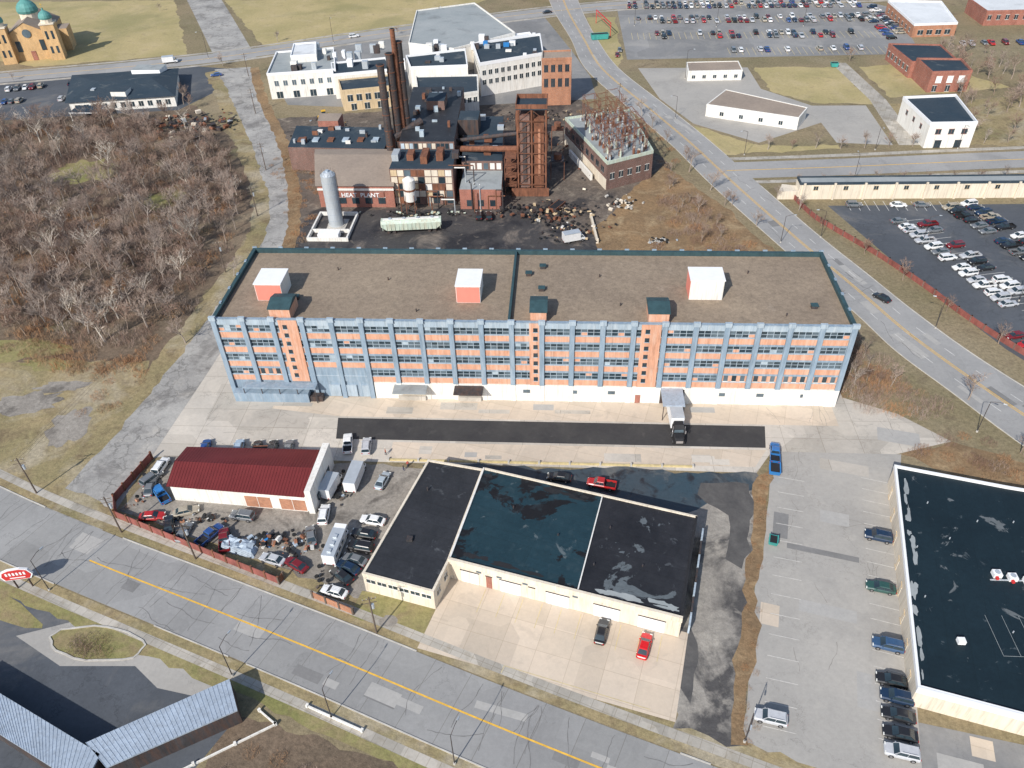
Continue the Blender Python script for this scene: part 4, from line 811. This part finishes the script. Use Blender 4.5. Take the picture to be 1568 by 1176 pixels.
WH=(.8,.8,.79);BK=(.02,.02,.022);SI=(.5,.51,.53);GY=(.17,.18,.19);RD=(.45,.025,.025);BL=(.03,.08,.25);NV=(.015,.035,.075);GN=(.03,.085,.075);TN=(.4,.35,.27);MA=(.18,.015,.02)
for k,x,y,d,c,n in [('pickup',-43,116,101,WH,'parked_pickup'),('suv',-39,115.3,97,SI,0),('sedan',-72,114,99,BL,0),('suv',-65,114,99,(.4,.5,.6),0),('sedan',-61.3,114,99,BK,0),('suv',-58,114,99,BK,0),('sedan',-54.8,114.3,99,GY,0),
 ('suv',-79,108.3,84,WH,'parked_van'),('pickup',-76,101,133,(.04,.2,.5),'parked_pickup'),('sedan',-75.5,95.5,8,RD,0),('sedan',-78.8,102.7,100,GY,0),('suv',-79.5,105,60,GY,0),('sedan',-68,92,84,GY,0),('sedan',-71.5,93.6,110,BK,0),('pickup',-63,91.5,60,BL,'parked_pickup'),
 ('sedan',-50,86.5,163,SI,0),('sedan',-34,96,169,WH,0),('sedan',-34,106,77,(.4,.46,.5),0),('sedan',-35,92.8,170,BK,0),('suv',-35,89.8,170,BK,0),('sedan',-35.5,87,162,GY,0),('sedan',-37,83.5,144,BK,0),('sedan',-37.5,80.2,164,WH,0),('sedan',-36.3,85.3,155,NV,0),
 ('pickup',8,106.5,169,RD,'parked_pickup'),('sedan',0,108,172,BK,0),('sedan',7.2,74.3,77,BK,0),('sedan',13.8,72,74,(.62,.012,.015),0),
 ('suv',56.3,95.5,165,NV,0),('sedan',53.6,84.6,167,GN,0),('suv',51.5,73.7,166,(.04,.09,.18),0),('sedan',50.4,67.7,167,BK,0),('suv',50.2,65.0,166,NV,0),('sedan',49.6,62.2,167,BK,0),('sedan',49,59.4,168,BK,0),('suv',48.4,56.7,168,SI,0),
 ('suv',31.2,61,168,SI,0),('sedan',79,172,126,BK,'driving_car'),('suv',-25,213.5,97,BK,0),('suv',-22,213.5,97,BK,0),('suv',-58.5,96.2,172,GY,0),('sedan',-69.5,97,20,TN,0),('sedan',-44.5,92,110,GY,0),('suv',-43.3,97,95,WH,0),('pickup',-60,90.5,110,MA,'parked_pickup'),('sedan',-45.5,85.5,150,MA,0)]:
    car(k,x,y,d,c,n or 'parked_car')
car('box',-39.3,106.5,85,WH,'box_truck'); car('rv',-39.2,89.5,84,WH,'motorhome'); car('van',-43.5,104,80,WH,'delivery_van'); car('van',3,200,20,WH,'delivery_van')
cols=[WH,WH,BK,BK,SI,SI,GY,NV,RD,BL,MA,TN,GY]
rc=random.Random(5)
def row(x0,y0,x1,y1,pitch,deg,fill,pal=cols,kinds=('sedan','sedan','suv','suv','pickup')):
    a=Vector((x0,y0));b=Vector((x1,y1)); n=int((b-a).length/pitch)
    for i in range(n):
        if rc.random()>fill: continue
        p=a.lerp(b,(i+.5)/n); car(rc.choice(kinds),p.x+rc.uniform(-.2,.2),p.y+rc.uniform(-.5,.5),deg+rc.choice([0,180])+rc.uniform(-2,2),rc.choice(pal))
row(82,221,108,222,6,0,.85)
row(95,213,109,168,2.85,12,.9,[WH,WH,SI,SI,WH,BK,GY]); row(101,214,115,168,2.85,12,.72,[WH,SI,BK,MA,GY,WH])
row(112,222,126,182,2.85,14,.95,[BK,BK,NV,GY,TN,BK]); row(118,224,133,180,2.85,14,.7,[BK,TN,NV,WH])
row(104,158,112,140,2.85,14,.5)
row(30,436,145,434,2.75,90,.72); row(30,442,145,441,2.75,90,.8)
row(33,416,140,416.5,2.75,90,.62); row(33,410,140,410.5,2.75,90,.55)
row(40,391,130,391,2.75,90,.35); row(40,386,132,386,2.75,90,.28); row(71,366,128,368,2.75,90,.3); row(149,432,150,388,2.8,10,.9); row(143,425,144,380,2.8,10,.5)
row(-232,322,-206,330,2.8,105,.8); row(-226,308,-198,312,2.8,100,.6); row(-156,322,-146,343,3,20,.3)
row(20,352,24,370,5,90,.4); row(-118,352,-106,372,3,40,.35); row(170,372,200,374,3,90,.5)
car('suv',-100,391,25,WH,'driving_car'); car('sedan',-10,428,200,BK,'driving_car'); car('van',-175,356,17,WH,'delivery_van')
mb=MB()
mb.box(-8.3,-1.28,1.15,4.2,1.28,4.0,'wht2',top='silver'); mb.box(-8.25,-1.3,3.9,4.22,1.3,4.04,'steel'); mb.box(-8,-.5,.8,4,.5,1.15,'dsteel')
for i in range(18): mb.box(-8+i*.68,-1.3,1.3,-7.96+i*.68,1.3,3.9,'steel')
mb.box(4.3,-1.1,.7,8.2,1.1,1.0,'blk'); mb.loft([ring(x,hw,a,b) for x,hw,a,b in ((4.7,1.15,.9,2.9),(6.4,1.15,.9,2.9))],'blk'); mb.loft([[(4.7,-1.05,2.9),(6.4,-1.05,2.9),(5.9,-.9,3.6),(4.7,-.9,3.6)],[(4.7,1.05,2.9),(6.4,1.05,2.9),(5.9,.9,3.6),(4.7,.9,3.6)]],'blk')
mb.loft([ring(x,hw,a,b) for x,hw,a,b in ((6.4,1.05,.7,1.9),(7.9,.95,.7,1.75),(8.3,.8,.75,1.5))],'blk'); mb.face([(6.43,-.95,2.0),(6.43,.95,2.0),(6.43,.9,2.75),(6.43,-.9,2.75)],'g2')
for s in (-1,1): mb.tube((6.2,s*1.2,.8),(6.2,s*1.2,3.4),.09,.09,8,'chrome'); mb.box(6.6,s*1.3-.1,1.9,6.75,s*1.3+.1,2.6,'chrome')
wheels(mb,(-7,-5.8,4.9,6.0-.2,7.5),1.2,.5,.3); mb.box(8.25,-.7,.8,8.35,.7,1.4,'chrome')
o=mb.obj('semi_trailer_truck',None,(23.6,126.2,.05)); o.rotation_euler=(0,0,math.radians(-88))
def dumpster(x,y,deg,k,L=4,w=2,h=1.6):
    mb=MB(); mb.loft([[(-L/2+.3,-w/2,.2),(L/2-.3,-w/2,.2),(L/2,-w/2,h),(-L/2,-w/2,h)],[(-L/2+.3,w/2,.2),(L/2-.3,w/2,.2),(L/2,w/2,h),(-L/2,w/2,h)]],k)
    for i in range(6): mb.box(-L/2+.4+i*(L-.8)/5,-w/2-.07,.3,-L/2+.5+i*(L-.8)/5,w/2+.07,h,k)
    mb.box(-L/2-.05,-w/2-.1,h-.05,L/2+.05,-w/2+.08,h+.1,k); mb.box(-L/2-.05,w/2-.08,h-.05,L/2+.05,w/2+.1,h+.1,k); mb.box(-L/2+.15,-w/2+.1,h-.06,L/2-.15,w/2-.1,h+.01,'blk')
    o=mb.obj('dumpster',None,(x,y,.03)); o.rotation_euler=(0,0,math.radians(deg))
car('pickup',42.3,116,80,(.03,.16,.42),'parked_pickup'); dumpster(41.4,111.4,80,'bluep',2.8,1.9,1.2); dumpster(37.8,93.8,75,'dgreen',2,1.4,1.1); dumpster(15,385,10,'dgreen',8,2.6,2.4); dumpster(-2,219,60,'rust',6,2.4); dumpster(-60,112.8,5,'rust',3,1.8); dumpster(110,345,0,'dgreen',3,2)
def loader(x,y,deg):
    mb=MB(); mb.box(-2,-.9,.8,1.2,.9,1.7,'yp'); mb.box(-.6,-.7,1.7,.8,.7,2.9,'g1'); mb.box(-.7,-.8,2.9,.9,.8,3.05,'yp'); mb.beam((.8,-.7,1.5),(2.8,-.7,.6),.2,'yp'); mb.beam((.8,.7,1.5),(2.8,.7,.6),.2,'yp'); mb.loft([[(2.6,-1.2,.1),(3.5,-1.2,.1),(2.8,-1.2,1.1)],[(2.6,1.2,.1),(3.5,1.2,.1),(2.8,1.2,1.1)]],'dsteel'); wheels(mb,(-1.2,1.0),1.1,.65,.4)
    o=mb.obj('wheel_loader',None,(x,y,.03)); o.rotation_euler=(0,0,math.radians(deg))
loader(-90,291,200)
def scrapheap(name,cx,cy,a,b,n,h,pal,seed,smax=1.1):
    rs=random.Random(seed); mb=MB()
    for i in range(n):
        x=cx+rs.gauss(0,a/2);y=cy+rs.gauss(0,b/2); s=rs.uniform(.25,smax); T=Matrix.Translation((x,y,rs.uniform(0,h)))@Matrix.Rotation(rs.uniform(0,3.1),4,'Z')@Matrix.Rotation(rs.uniform(-.5,.5),4,'X')
        if rs.random()<.3: mb.tube(T@Vector((0,0,.3)),T@Vector((0,0,.55)),.38,.38,10,'tyre')
        else: mb.box(-s/2,-s*.3,0,s/2,s*.3,s*rs.uniform(.2,.6),rs.choice(pal),T=T)
    mb.obj(name)
PAL=['rust','dsteel','steel','blk','wood','obrick','dsteel','wood','tarp','rust','blk','bluep','white']
scrapheap('scrap_pile',-53,90.5,4,1.5,60,1.0,PAL,1); scrapheap('scrap_pile',-47,90,4,2.5,45,.8,PAL,2); scrapheap('scrap_pile',-66,95.5,9,1.2,30,.4,PAL,3,.8); scrapheap('scrap_pile',-41.5,104,2,5,30,.6,PAL,4)
scrapheap('scrap_pile',-79.5,104,1.5,7,30,.5,PAL,5,.8); scrapheap('scrap_pile',-138,283,16,9,220,2.0,['rust','wood','steel','cream','dsteel','blk','rust','dsteel'],6,2.2); scrapheap('debris_pile',-5,216,14,6,190,1.3,['rust','wood','tan','dsteel','blk','dsteel'],7,1.5)
scrapheap('concrete_block_pile',18,222,6,5,46,.3,['kerb','cream','kerb','cream'],8,1.3); scrapheap('concrete_rubble',27,200,3,1.6,50,.5,['kerb','kerb','steel'],9,.9); scrapheap('debris_pile',-40,215,14,2,70,.6,['rust','dsteel','dsteel','paleg','tan'],10); scrapheap('debris_pile',-85,275,12,10,110,.9,['rust','wood','steel','yp','cream'],12)
scrapheap('scrap_pile',-40,84,1.5,3,14,.3,PAL,13,.8); scrapheap('debris_pile',5,262,6,18,90,1.2,['rust','dsteel','cream','wood'],14); scrapheap('debris_pile',-8,290,16,6,90,1,['rust','dsteel','tan','wood'],15); scrapheap('debris_pile',2,205,10,8,90,.7,['rust','wood','dsteel','blk','tan','white'],16,1.2)
mb=MB(); rs=random.Random(4)
g=[[(-57-3.4+6.8*i/13+rs.uniform(-.1,.1),89.4-1.7+3.4*j/7+rs.uniform(-.1,.1)-(i/13-.5)*1.6,(.05 if i in(0,13) or j in (0,7) else 1.2+rs.uniform(-.3,.3))) for j in range(8)] for i in range(14)]
for i in range(13):
    for j in range(7): mb.face([g[i][j],g[i+1][j],g[i+1][j+1],g[i][j+1]],'tarp')
mb.obj('tarp_covered_heap')
# ------------------------------------------------------------ poles, lamps, signs
def upole(x,y,h=10,arm=0):
    mb=MB(); mb.tube((0,0,0),(0,0,h),.16,.11,8,'wood'); c,s=math.cos(arm),math.sin(arm)
    for z in (h-.5,h-1.4): mb.beam((-1.1*c,-1.1*s,z),(1.1*c,1.1*s,z),.08,'wood')
    for t in (-1,-.4,.4,1): mb.tube((t*c,t*s,h-.45),(t*c,t*s,h-.2),.06,.04,6,'kerb')
    mb.tube((.3,.2,h-3),(.3,.2,h-2),.25,.25,10,'steel'); mb.obj('utility_pole',None,(x,y,0))
def lamp(x,y,deg,h=9):
    mb=MB(); mb.tube((0,0,0),(0,0,.4),.22,.2,8,'kerb'); mb.tube((0,0,.4),(0,0,h),.09,.06,8,'dsteel'); mb.tube((0,0,h),(1.4,0,h+.5),.05,.05,6,'dsteel'); mb.tube((1.4,0,h+.5),(2.2,0,h+.5),.05,.05,6,'dsteel')
    mb.loft([[(2.1,-.14,h+.42),(2.1,.14,h+.42),(2.1,.1,h+.6),(2.1,-.1,h+.6)],[(2.8,-.1,h+.42),(2.8,.1,h+.42),(2.8,.06,h+.52),(2.8,-.06,h+.52)]],'steel')
    o=mb.obj('street_lamp',None,(x,y,0)); o.rotation_euler=(0,0,math.radians(deg))
for x,y in ((-134,338),(-64,86.5),(-29,73),(-101,101),(-99,246),(-91,182),(-92,214),(-118,296),(20,300),(-80,92)): upole(x,y,9.5,.3)
for x,y,d in ((-87,79,70),(-50,64.5,70),(-33,58.5,70),(-14,52.5,70),(27,57.5,250),(84,124,-30),(71.5,203,180),(59.5,258,200),(103,262,270),(90,239,90),(60,200,0),(40,290,200),(88,160,160),(130,263,270),(32,405,0),(70,402,0),(110,402,0),(48,332,0),(98,200,0),(112,172,0),(-160,362,200),(-108,383,-60),(-60,400,-60)): lamp(x,y,d,8 if y<300 else 11)
mb=MB()
for a,b in (((-101,101),(-91,182)),((-91,182),(-92,214)),((-92,214),(-99,246)),((-99,246),(-118,296)),((-118,296),(-134,338)),((-80,92),(-64,86.5)),((-64,86.5),(-29,73))):
    for o_ in (-.8,0,.8):
        pv=None
        for i in range(7):
            t=i/6; q=(a[0]+(b[0]-a[0])*t+o_,a[1]+(b[1]-a[1])*t,9.1-1.2*4*t*(1-t))
            if pv: mb.beam(pv,q,.02,'dsteel')
            pv=q
mb.obj('overhead_wires')
mb=MB()
T=Matrix.Translation((-91.5,79.5,0))@Matrix.Rotation(math.radians(12),4,'Z')
for s in (-1.2,1.2): mb.tube(T@Vector((s,0,0)),T@Vector((s,0,3.2)),.14,.14,8,'dsteel')
prof=[(-2.4,2.4),(1.9,2.4),(2.5,3.4),(2.0,4.6),(.8,5.0),(-1.2,4.9),(-2.4,4.4),(-2.8,3.4)]
for sc_,o_,kk in ((1.0,.22,'wht2'),(.9,.27,'redp')):
    pr2=[((x)*sc_,(z-3.7)*sc_+3.7) for x,z in prof]
    mb.loft([[T@Vector((x,-o_,z)) for x,z in pr2],[T@Vector((x,o_,z)) for x,z in pr2]],kk)
for i in range(6): mb.box(-1.75+i*.58,-.33,3.6,-1.42+i*.58,-.275,4.25,'wht2',T=T)
mb.box(-1.3,-.31,2.9,1.2,-.275,3.1,'wht2',T=T)
mb.obj('roadside_sign')
mb=MB(); mb.beam((20,388,0),(20,388,6),.25,'redp'); mb.beam((14,410,0),(14,410,6),.25,'redp'); mb.beam((20,388,6),(14,410,6),.35,'redp'); mb.beam((20,388,4.5),(14,410,4.5),.2,'redp'); mb.obj('red_gantry_frame')
# ------------------------------------------------------------ trees
def tree_mesh(seed,h,spread,pale=False,dens=1.0):
    rs=random.Random(seed); mb=MB(); bk='pale' if pale else 'bark'
    def twig(p,d,L):
        q=p+d*L; w=d.orthogonal().normalized()*rs.uniform(.022,.04)
        mb.face([tuple(p-w),tuple(p+w),tuple(q)],'pale' if pale and rs.random()<.5 else 'twig')
    def branch(p,d,L,r,lev):
        n=3 if lev<2 else 2; pts=[p]; rad=[r]
        for i in range(n):
            d=(d+Vector((rs.uniform(-1,1),rs.uniform(-1,1),rs.uniform(-.3,.8)))*.18).normalized(); pts.append(pts[-1]+d*L/n); rad.append(r*(1-.6*(i+1)/n))
        if lev<3:
            for i in range(n): mb.tube(pts[i],pts[i+1],rad[i],rad[i+1],5 if lev==0 else 3,bk,False)
        else:
            w=d.orthogonal().normalized()*max(r,.025); mb.face([tuple(p-w),tuple(p+w),tuple(pts[-1])],bk)
        if lev>=3:
            for i in range(int(6*dens)):
                t=rs.random(); q=p.lerp(pts[-1],t); twig(q,(d+Vector((rs.uniform(-1,1),rs.uniform(-1,1),rs.uniform(-.4,.9)))*.9).normalized(),rs.uniform(.5,1.3)*L*.5)
            return
        nc={0:7,1:5,2:4}[lev]
        for i in range(nc):
            t=rs.uniform(.35,1) if lev==0 else rs.uniform(.25,1); k=min(int(t*n),n-1); q=pts[k].lerp(pts[k+1],t*n-k); az=rs.uniform(0,6.28)+i*2.4
            nd=(d*rs.uniform(.6,1.1)+Vector((math.cos(az),math.sin(az),rs.uniform(0,.4)))*spread).normalized(); branch(q,nd,L*rs.uniform(.5,.68),max(rad[k]*.55,.02),lev+1)
    branch(Vector((0,0,-.1)),Vector((rs.uniform(-.1,.1),rs.uniform(-.1,.1),1)).normalized(),h*.5,h*.022,0)
    return mb.mesh('bare_tree')
TM=[tree_mesh(i,rr.uniform(8.5,11.5),rr.uniform(.75,1.0)) for i in range(6)]; TP=[tree_mesh(20+i,10.5,.85,True,.6) for i in range(2)]; TS=[tree_mesh(40+i,7,.7,False,.8) for i in range(3)]
def brush_mesh(seed,n=160,r=2.8,h=2.2,k='twig'):
    rs=random.Random(seed); mb=MB()
    for i in range(n):
        a=rs.uniform(0,6.28);q=r*math.sqrt(rs.random()); p=Vector((q*math.cos(a),q*math.sin(a),0)); d=Vector((rs.gauss(0,.35),rs.gauss(0,.35),1)).normalized(); L=h*rs.uniform(.4,1)*(1.1-.5*q/r); w=Vector((math.cos(a*3),math.sin(a*3),0))*rs.uniform(.02,.04)
        e=p+d*L; mb.face([tuple(p-w),tuple(p+w),tuple(e)],k)
        for j in range(2):
            s=p.lerp(e,rs.uniform(.3,.8)); e2=s+(d+Vector((rs.gauss(0,.7),rs.gauss(0,.7),.2))).normalized()*L*.4; mb.face([tuple(s-w*.7),tuple(s+w*.7),tuple(e2)],k)
    return mb.mesh('brush')
BM=[brush_mesh(i) for i in range(3)]; BS=[brush_mesh(10+i,170,2.4,1.5,'stem') for i in range(3)]
def put(mesh,name,x,y,s,root=None,rng=rc):
    o=bpy.data.objects.new(name,mesh); COL.objects.link(o); o.location=(x,y,0); o.rotation_euler=(0,0,rng.uniform(0,6.28)); o.scale=(s,s,s*rng.uniform(.85,1.15)); o.parent=root; return o
def scatter(rootname,poly,step,meshes,smin,smax,cname,prob=1.0,avoid=()):
    root=empty(rootname); x0=min(p[0] for p in poly);x1=max(p[0] for p in poly);y0=min(p[1] for p in poly);y1=max(p[1] for p in poly); x=x0; n=0
    while x<x1:
        y=y0
        while y<y1:
            u_=x+rc.uniform(-.5,.5)*step; w_=y+rc.uniform(-.5,.5)*step
            if rc.random()<prob and inpoly(u_,w_,poly) and not any((u_-a[0])**2+(w_-a[1])**2<a[2]**2 for a in avoid): n+=1; put(rc.choice(meshes),'%s_%d'%(cname,n),u_,w_,rc.uniform(smin,smax),root)
            y+=step
        x+=step
    return root
wood=[(-270,298),(-240,290),(-200,285),(-152,290),(-135,286),(-112,250),(-96,213),(-96,165),(-99,147),(-133,152),(-200,172),(-270,190)]
av=((-160,245,11),(-135,283,14),(-188,262,9),(-125,225,5))
scatter('bare_woodland',wood,5.2,TM,.75,1.15,'tree',.93,av)
scatter('pale_woodland_trees',wood,20,TP,.8,1.2,'tree',.6)
scatter('woodland_brush',wood,4.8,BM+[BS[0]],.9,1.7,'bush',.8,av)
scatter('woodland_edge_brush',[(-99,147),(-133,153),(-133,146),(-112,138),(-100,138),(-94,150)],2.8,BS,.7,1.3,'bush',.8)
scatter('roadside_brush',[(60,133),(74,128),(80,130),(70,152),(63,172),(59,165)],2.4,BM+BS,.7,1.2,'bush',.92)
scatter('roadside_thicket',[(60,135),(74,129),(69,150),(63,168),(59.5,160)],3.8,TS,.6,1.0,'tree',.85)
scatter('rear_thicket',[(38,195),(46,200),(53,185),(44,215),(34,240),(28,225)],4.2,TS+BM,.6,1,'tree',.8)
scatter('bank_brush',[(14,163),(58,163),(60,180),(44,222),(32,240),(26,225),(30,205),(14,190)],3.6,BS+BM,.5,.95,'bush',.75)
scatter('alley_weeds_brush',[(-92,120),(-96,142),(-112,138),(-100,116)],4,BS,.4,.9,'bush',.6)
scatter('west_alley_brush',[(-77,160),(-79,200),(-76,215),(-74,215),(-74,190),(-73,160)],2.6,BS,.4,.7,'bush',.6)
scatter('slope_brush',[(67,119),(80,124),(100,112),(112,86),(86,95),(82,108)],3.4,BS+BM,.4,.8,'bush',.75)
scatter('south_brush',[(-56,44),(-42,54),(-20,49),(20,38),(20,20),(-56,20)],3.2,BM+BS,.4,.8,'bush',.7)
scatter('scrapyard_weeds',[(-83,97),(-83,111),(-80,111),(-80,97),(-64,91),(-48,84),(-48,82),(-66,89)],2,BS,.2,.4,'bush',.6)
scatter('lot_weeds',[(38,110),(41,112),(34,86),(28.5,57),(26,57),(32,88)],1.7,BS,.2,.4,'bush',.7)
scatter('east_trees',[(155,262),(230,268),(230,330),(160,318)],9,TM,.7,1,'tree',.75)
scatter('brick_shop_trees',[(154,322),(176,326),(178,372),(155,374)],6.5,TM+TS,.7,1.05,'tree',.8)
scatter('office_trees',[(138,270),(155,276),(154,312),(138,312)],6.5,TM+TS,.6,.95,'tree',.75)
scatter('north_trees',[(-280,468),(260,480),(260,560),(-280,560)],15,TM,.8,1.2,'tree',.6)
scatter('plant_weeds',[(-84,215),(-100,252),(-96,262),(-80,245),(-76,222)],3,BS,.3,.7,'bush',.6)
scatter('tower_weeds',[(4,300),(22,300),(36,270),(40,245),(30,245),(26,275),(4,290)],4,BS+TS,.4,.8,'bush',.6)
shr=scatter('island_shrubs',blob(-74,69,3.8,1.9,0),1.5,BM,.4,.6,'shrub',.9)
for x,y in ((63,215),(67,205),(58,222),(75,190),(81,177),(87,163),(94,150),(101,139)): put(rc.choice(TS),'bare_tree',x+6,y+4,rc.uniform(.7,1))
for i in range(13): put(rc.choice(TS),'bare_tree',68+i*8,262+i*.6+rc.uniform(-1,1),rc.uniform(.7,1))
for i in range(10): put(rc.choice(TS),'bare_tree',72+i*8,236+i*.5,rc.uniform(.6,.85))
for x,y in ((40,253),(50,222),(55,209),(63,186),(68,170),(31,281),(22,300),(100,128),(90,118),(97,112)): put(rc.choice(TS),'bare_tree',x,y,rc.uniform(.7,1))
for x,y in ((-56,168),(45,232),(48,222),(40,245),(-214,440),(-150,352),(-135,385),(-80,395),(-236,335),(118,352),(160,340),(165,300),(28,292),(-145,300),(-150,306),(-88,180),(-90,150),(86,134),(96,121)): put(rc.choice(TM+TS),'bare_tree',x,y,rc.uniform(.65,1))
for x,y in ((-110,150),(-107,168),(-113,158),(-102,178),(-120,160),(-104,196)): put(rc.choice(TP),'pale_bare_tree',x,y,rc.uniform(.8,1.15))
def person(x,y,deg,shirt,pants):
    bmv=[(0,0,.95),(0,0,1.2),(0,0,1.42),(0,0,1.52),(0,0,1.68),(.19,0,1.4),(.27,.02,1.12),(.26,.1,.86),(-.19,0,1.4),(-.27,.02,1.12),(-.26,-.05,.86),(.1,0,.9),(.12,.1,.48),(.12,.04,.08),(.12,.18,.04),(-.1,0,.9),(-.12,-.08,.48),(-.12,-.16,.08),(-.12,-.02,.04)]
    ed=[(0,1),(1,2),(2,3),(3,4),(2,5),(5,6),(6,7),(2,8),(8,9),(9,10),(0,11),(11,12),(12,13),(13,14),(0,15),(15,16),(16,17),(17,18)]
    rad=[.15,.15,.14,.06,.11,.07,.05,.04,.07,.05,.04,.1,.07,.05,.04,.1,.07,.05,.04]
    me=bpy.data.meshes.new('person'); me.from_pydata(bmv,ed,[]); o=bpy.data.objects.new('person',me); COL.objects.link(o)
    md=o.modifiers.new('s','SKIN')
    for i,v in enumerate(me.skin_vertices[0].data): v.radius=(rad[i],rad[i]*.85); v.use_root=(i==0)
    o.modifiers.new('ss','SUBSURF').levels=1
    m,nt,B=newmat('clothing'); t=nt.nodes.new('ShaderNodeTexCoord'); sp=nt.nodes.new('ShaderNodeSeparateXYZ'); lnk(nt,t.outputs['Object'],sp.inputs[0])
    r_=ramp(nt,sp.outputs[2],[(0,(.02,.02,.02)),(.08,pants),(.92,pants),(.93,shirt)])
    gt=nt.nodes.new('ShaderNodeMath'); gt.operation='GREATER_THAN'; gt.inputs[1].default_value=1.5; lnk(nt,sp.outputs[2],gt.inputs[0]); lnk(nt,mix(nt,gt.outputs[0],r_,(.4,.24,.17)),B.inputs['Base Color']); me.materials.append(m)
    o.location=(x,y,.03); o.rotation_euler=(0,0,math.radians(deg))
person(-29.8,110.4,30,(.5,.1,.08),(.04,.05,.1)); person(-34.8,113.6,-60,(.35,.1,.05),(.03,.03,.05)); person(-30.5,109.4,100,(.04,.04,.05),(.05,.06,.12))
# ------------------------------------------------------------ light, camera
sd=Vector((-.46,-.89,0)).normalized(); el=math.radians(37)
sv=Vector((sd.x*math.cos(el),sd.y*math.cos(el),math.sin(el)))
L=bpy.data.lights.new('sun','SUN'); L.energy=4.7; L.angle=math.radians(.6); L.color=(1,.955,.89); lo=bpy.data.objects.new('sun',L); COL.objects.link(lo); lo.rotation_euler=(-sv).to_track_quat('-Z','Y').to_euler(); lo.location=(0,0,200)
w=bpy.data.worlds.new('World'); sc.world=w; w.use_nodes=True; nt=w.node_tree; sk=nt.nodes.new('ShaderNodeTexSky'); sk.sky_type='NISHITA'; sk.sun_disc=False; sk.sun_elevation=el; sk.sun_rotation=math.atan2(sd.x,sd.y)
nt.links.new(sk.outputs[0],nt.nodes['Background'].inputs[0]); nt.nodes['Background'].inputs[1].default_value=.145
cd=bpy.data.cameras.new('camera'); cd.sensor_width=36; cd.lens=28.24; cd.clip_end=6000; cd.clip_start=.5; co=bpy.data.objects.new('camera',cd); COL.objects.link(co); co.location=(0,0,113); co.rotation_euler=(math.radians(50.485),math.radians(1.459),math.radians(3.297)); sc.camera=co
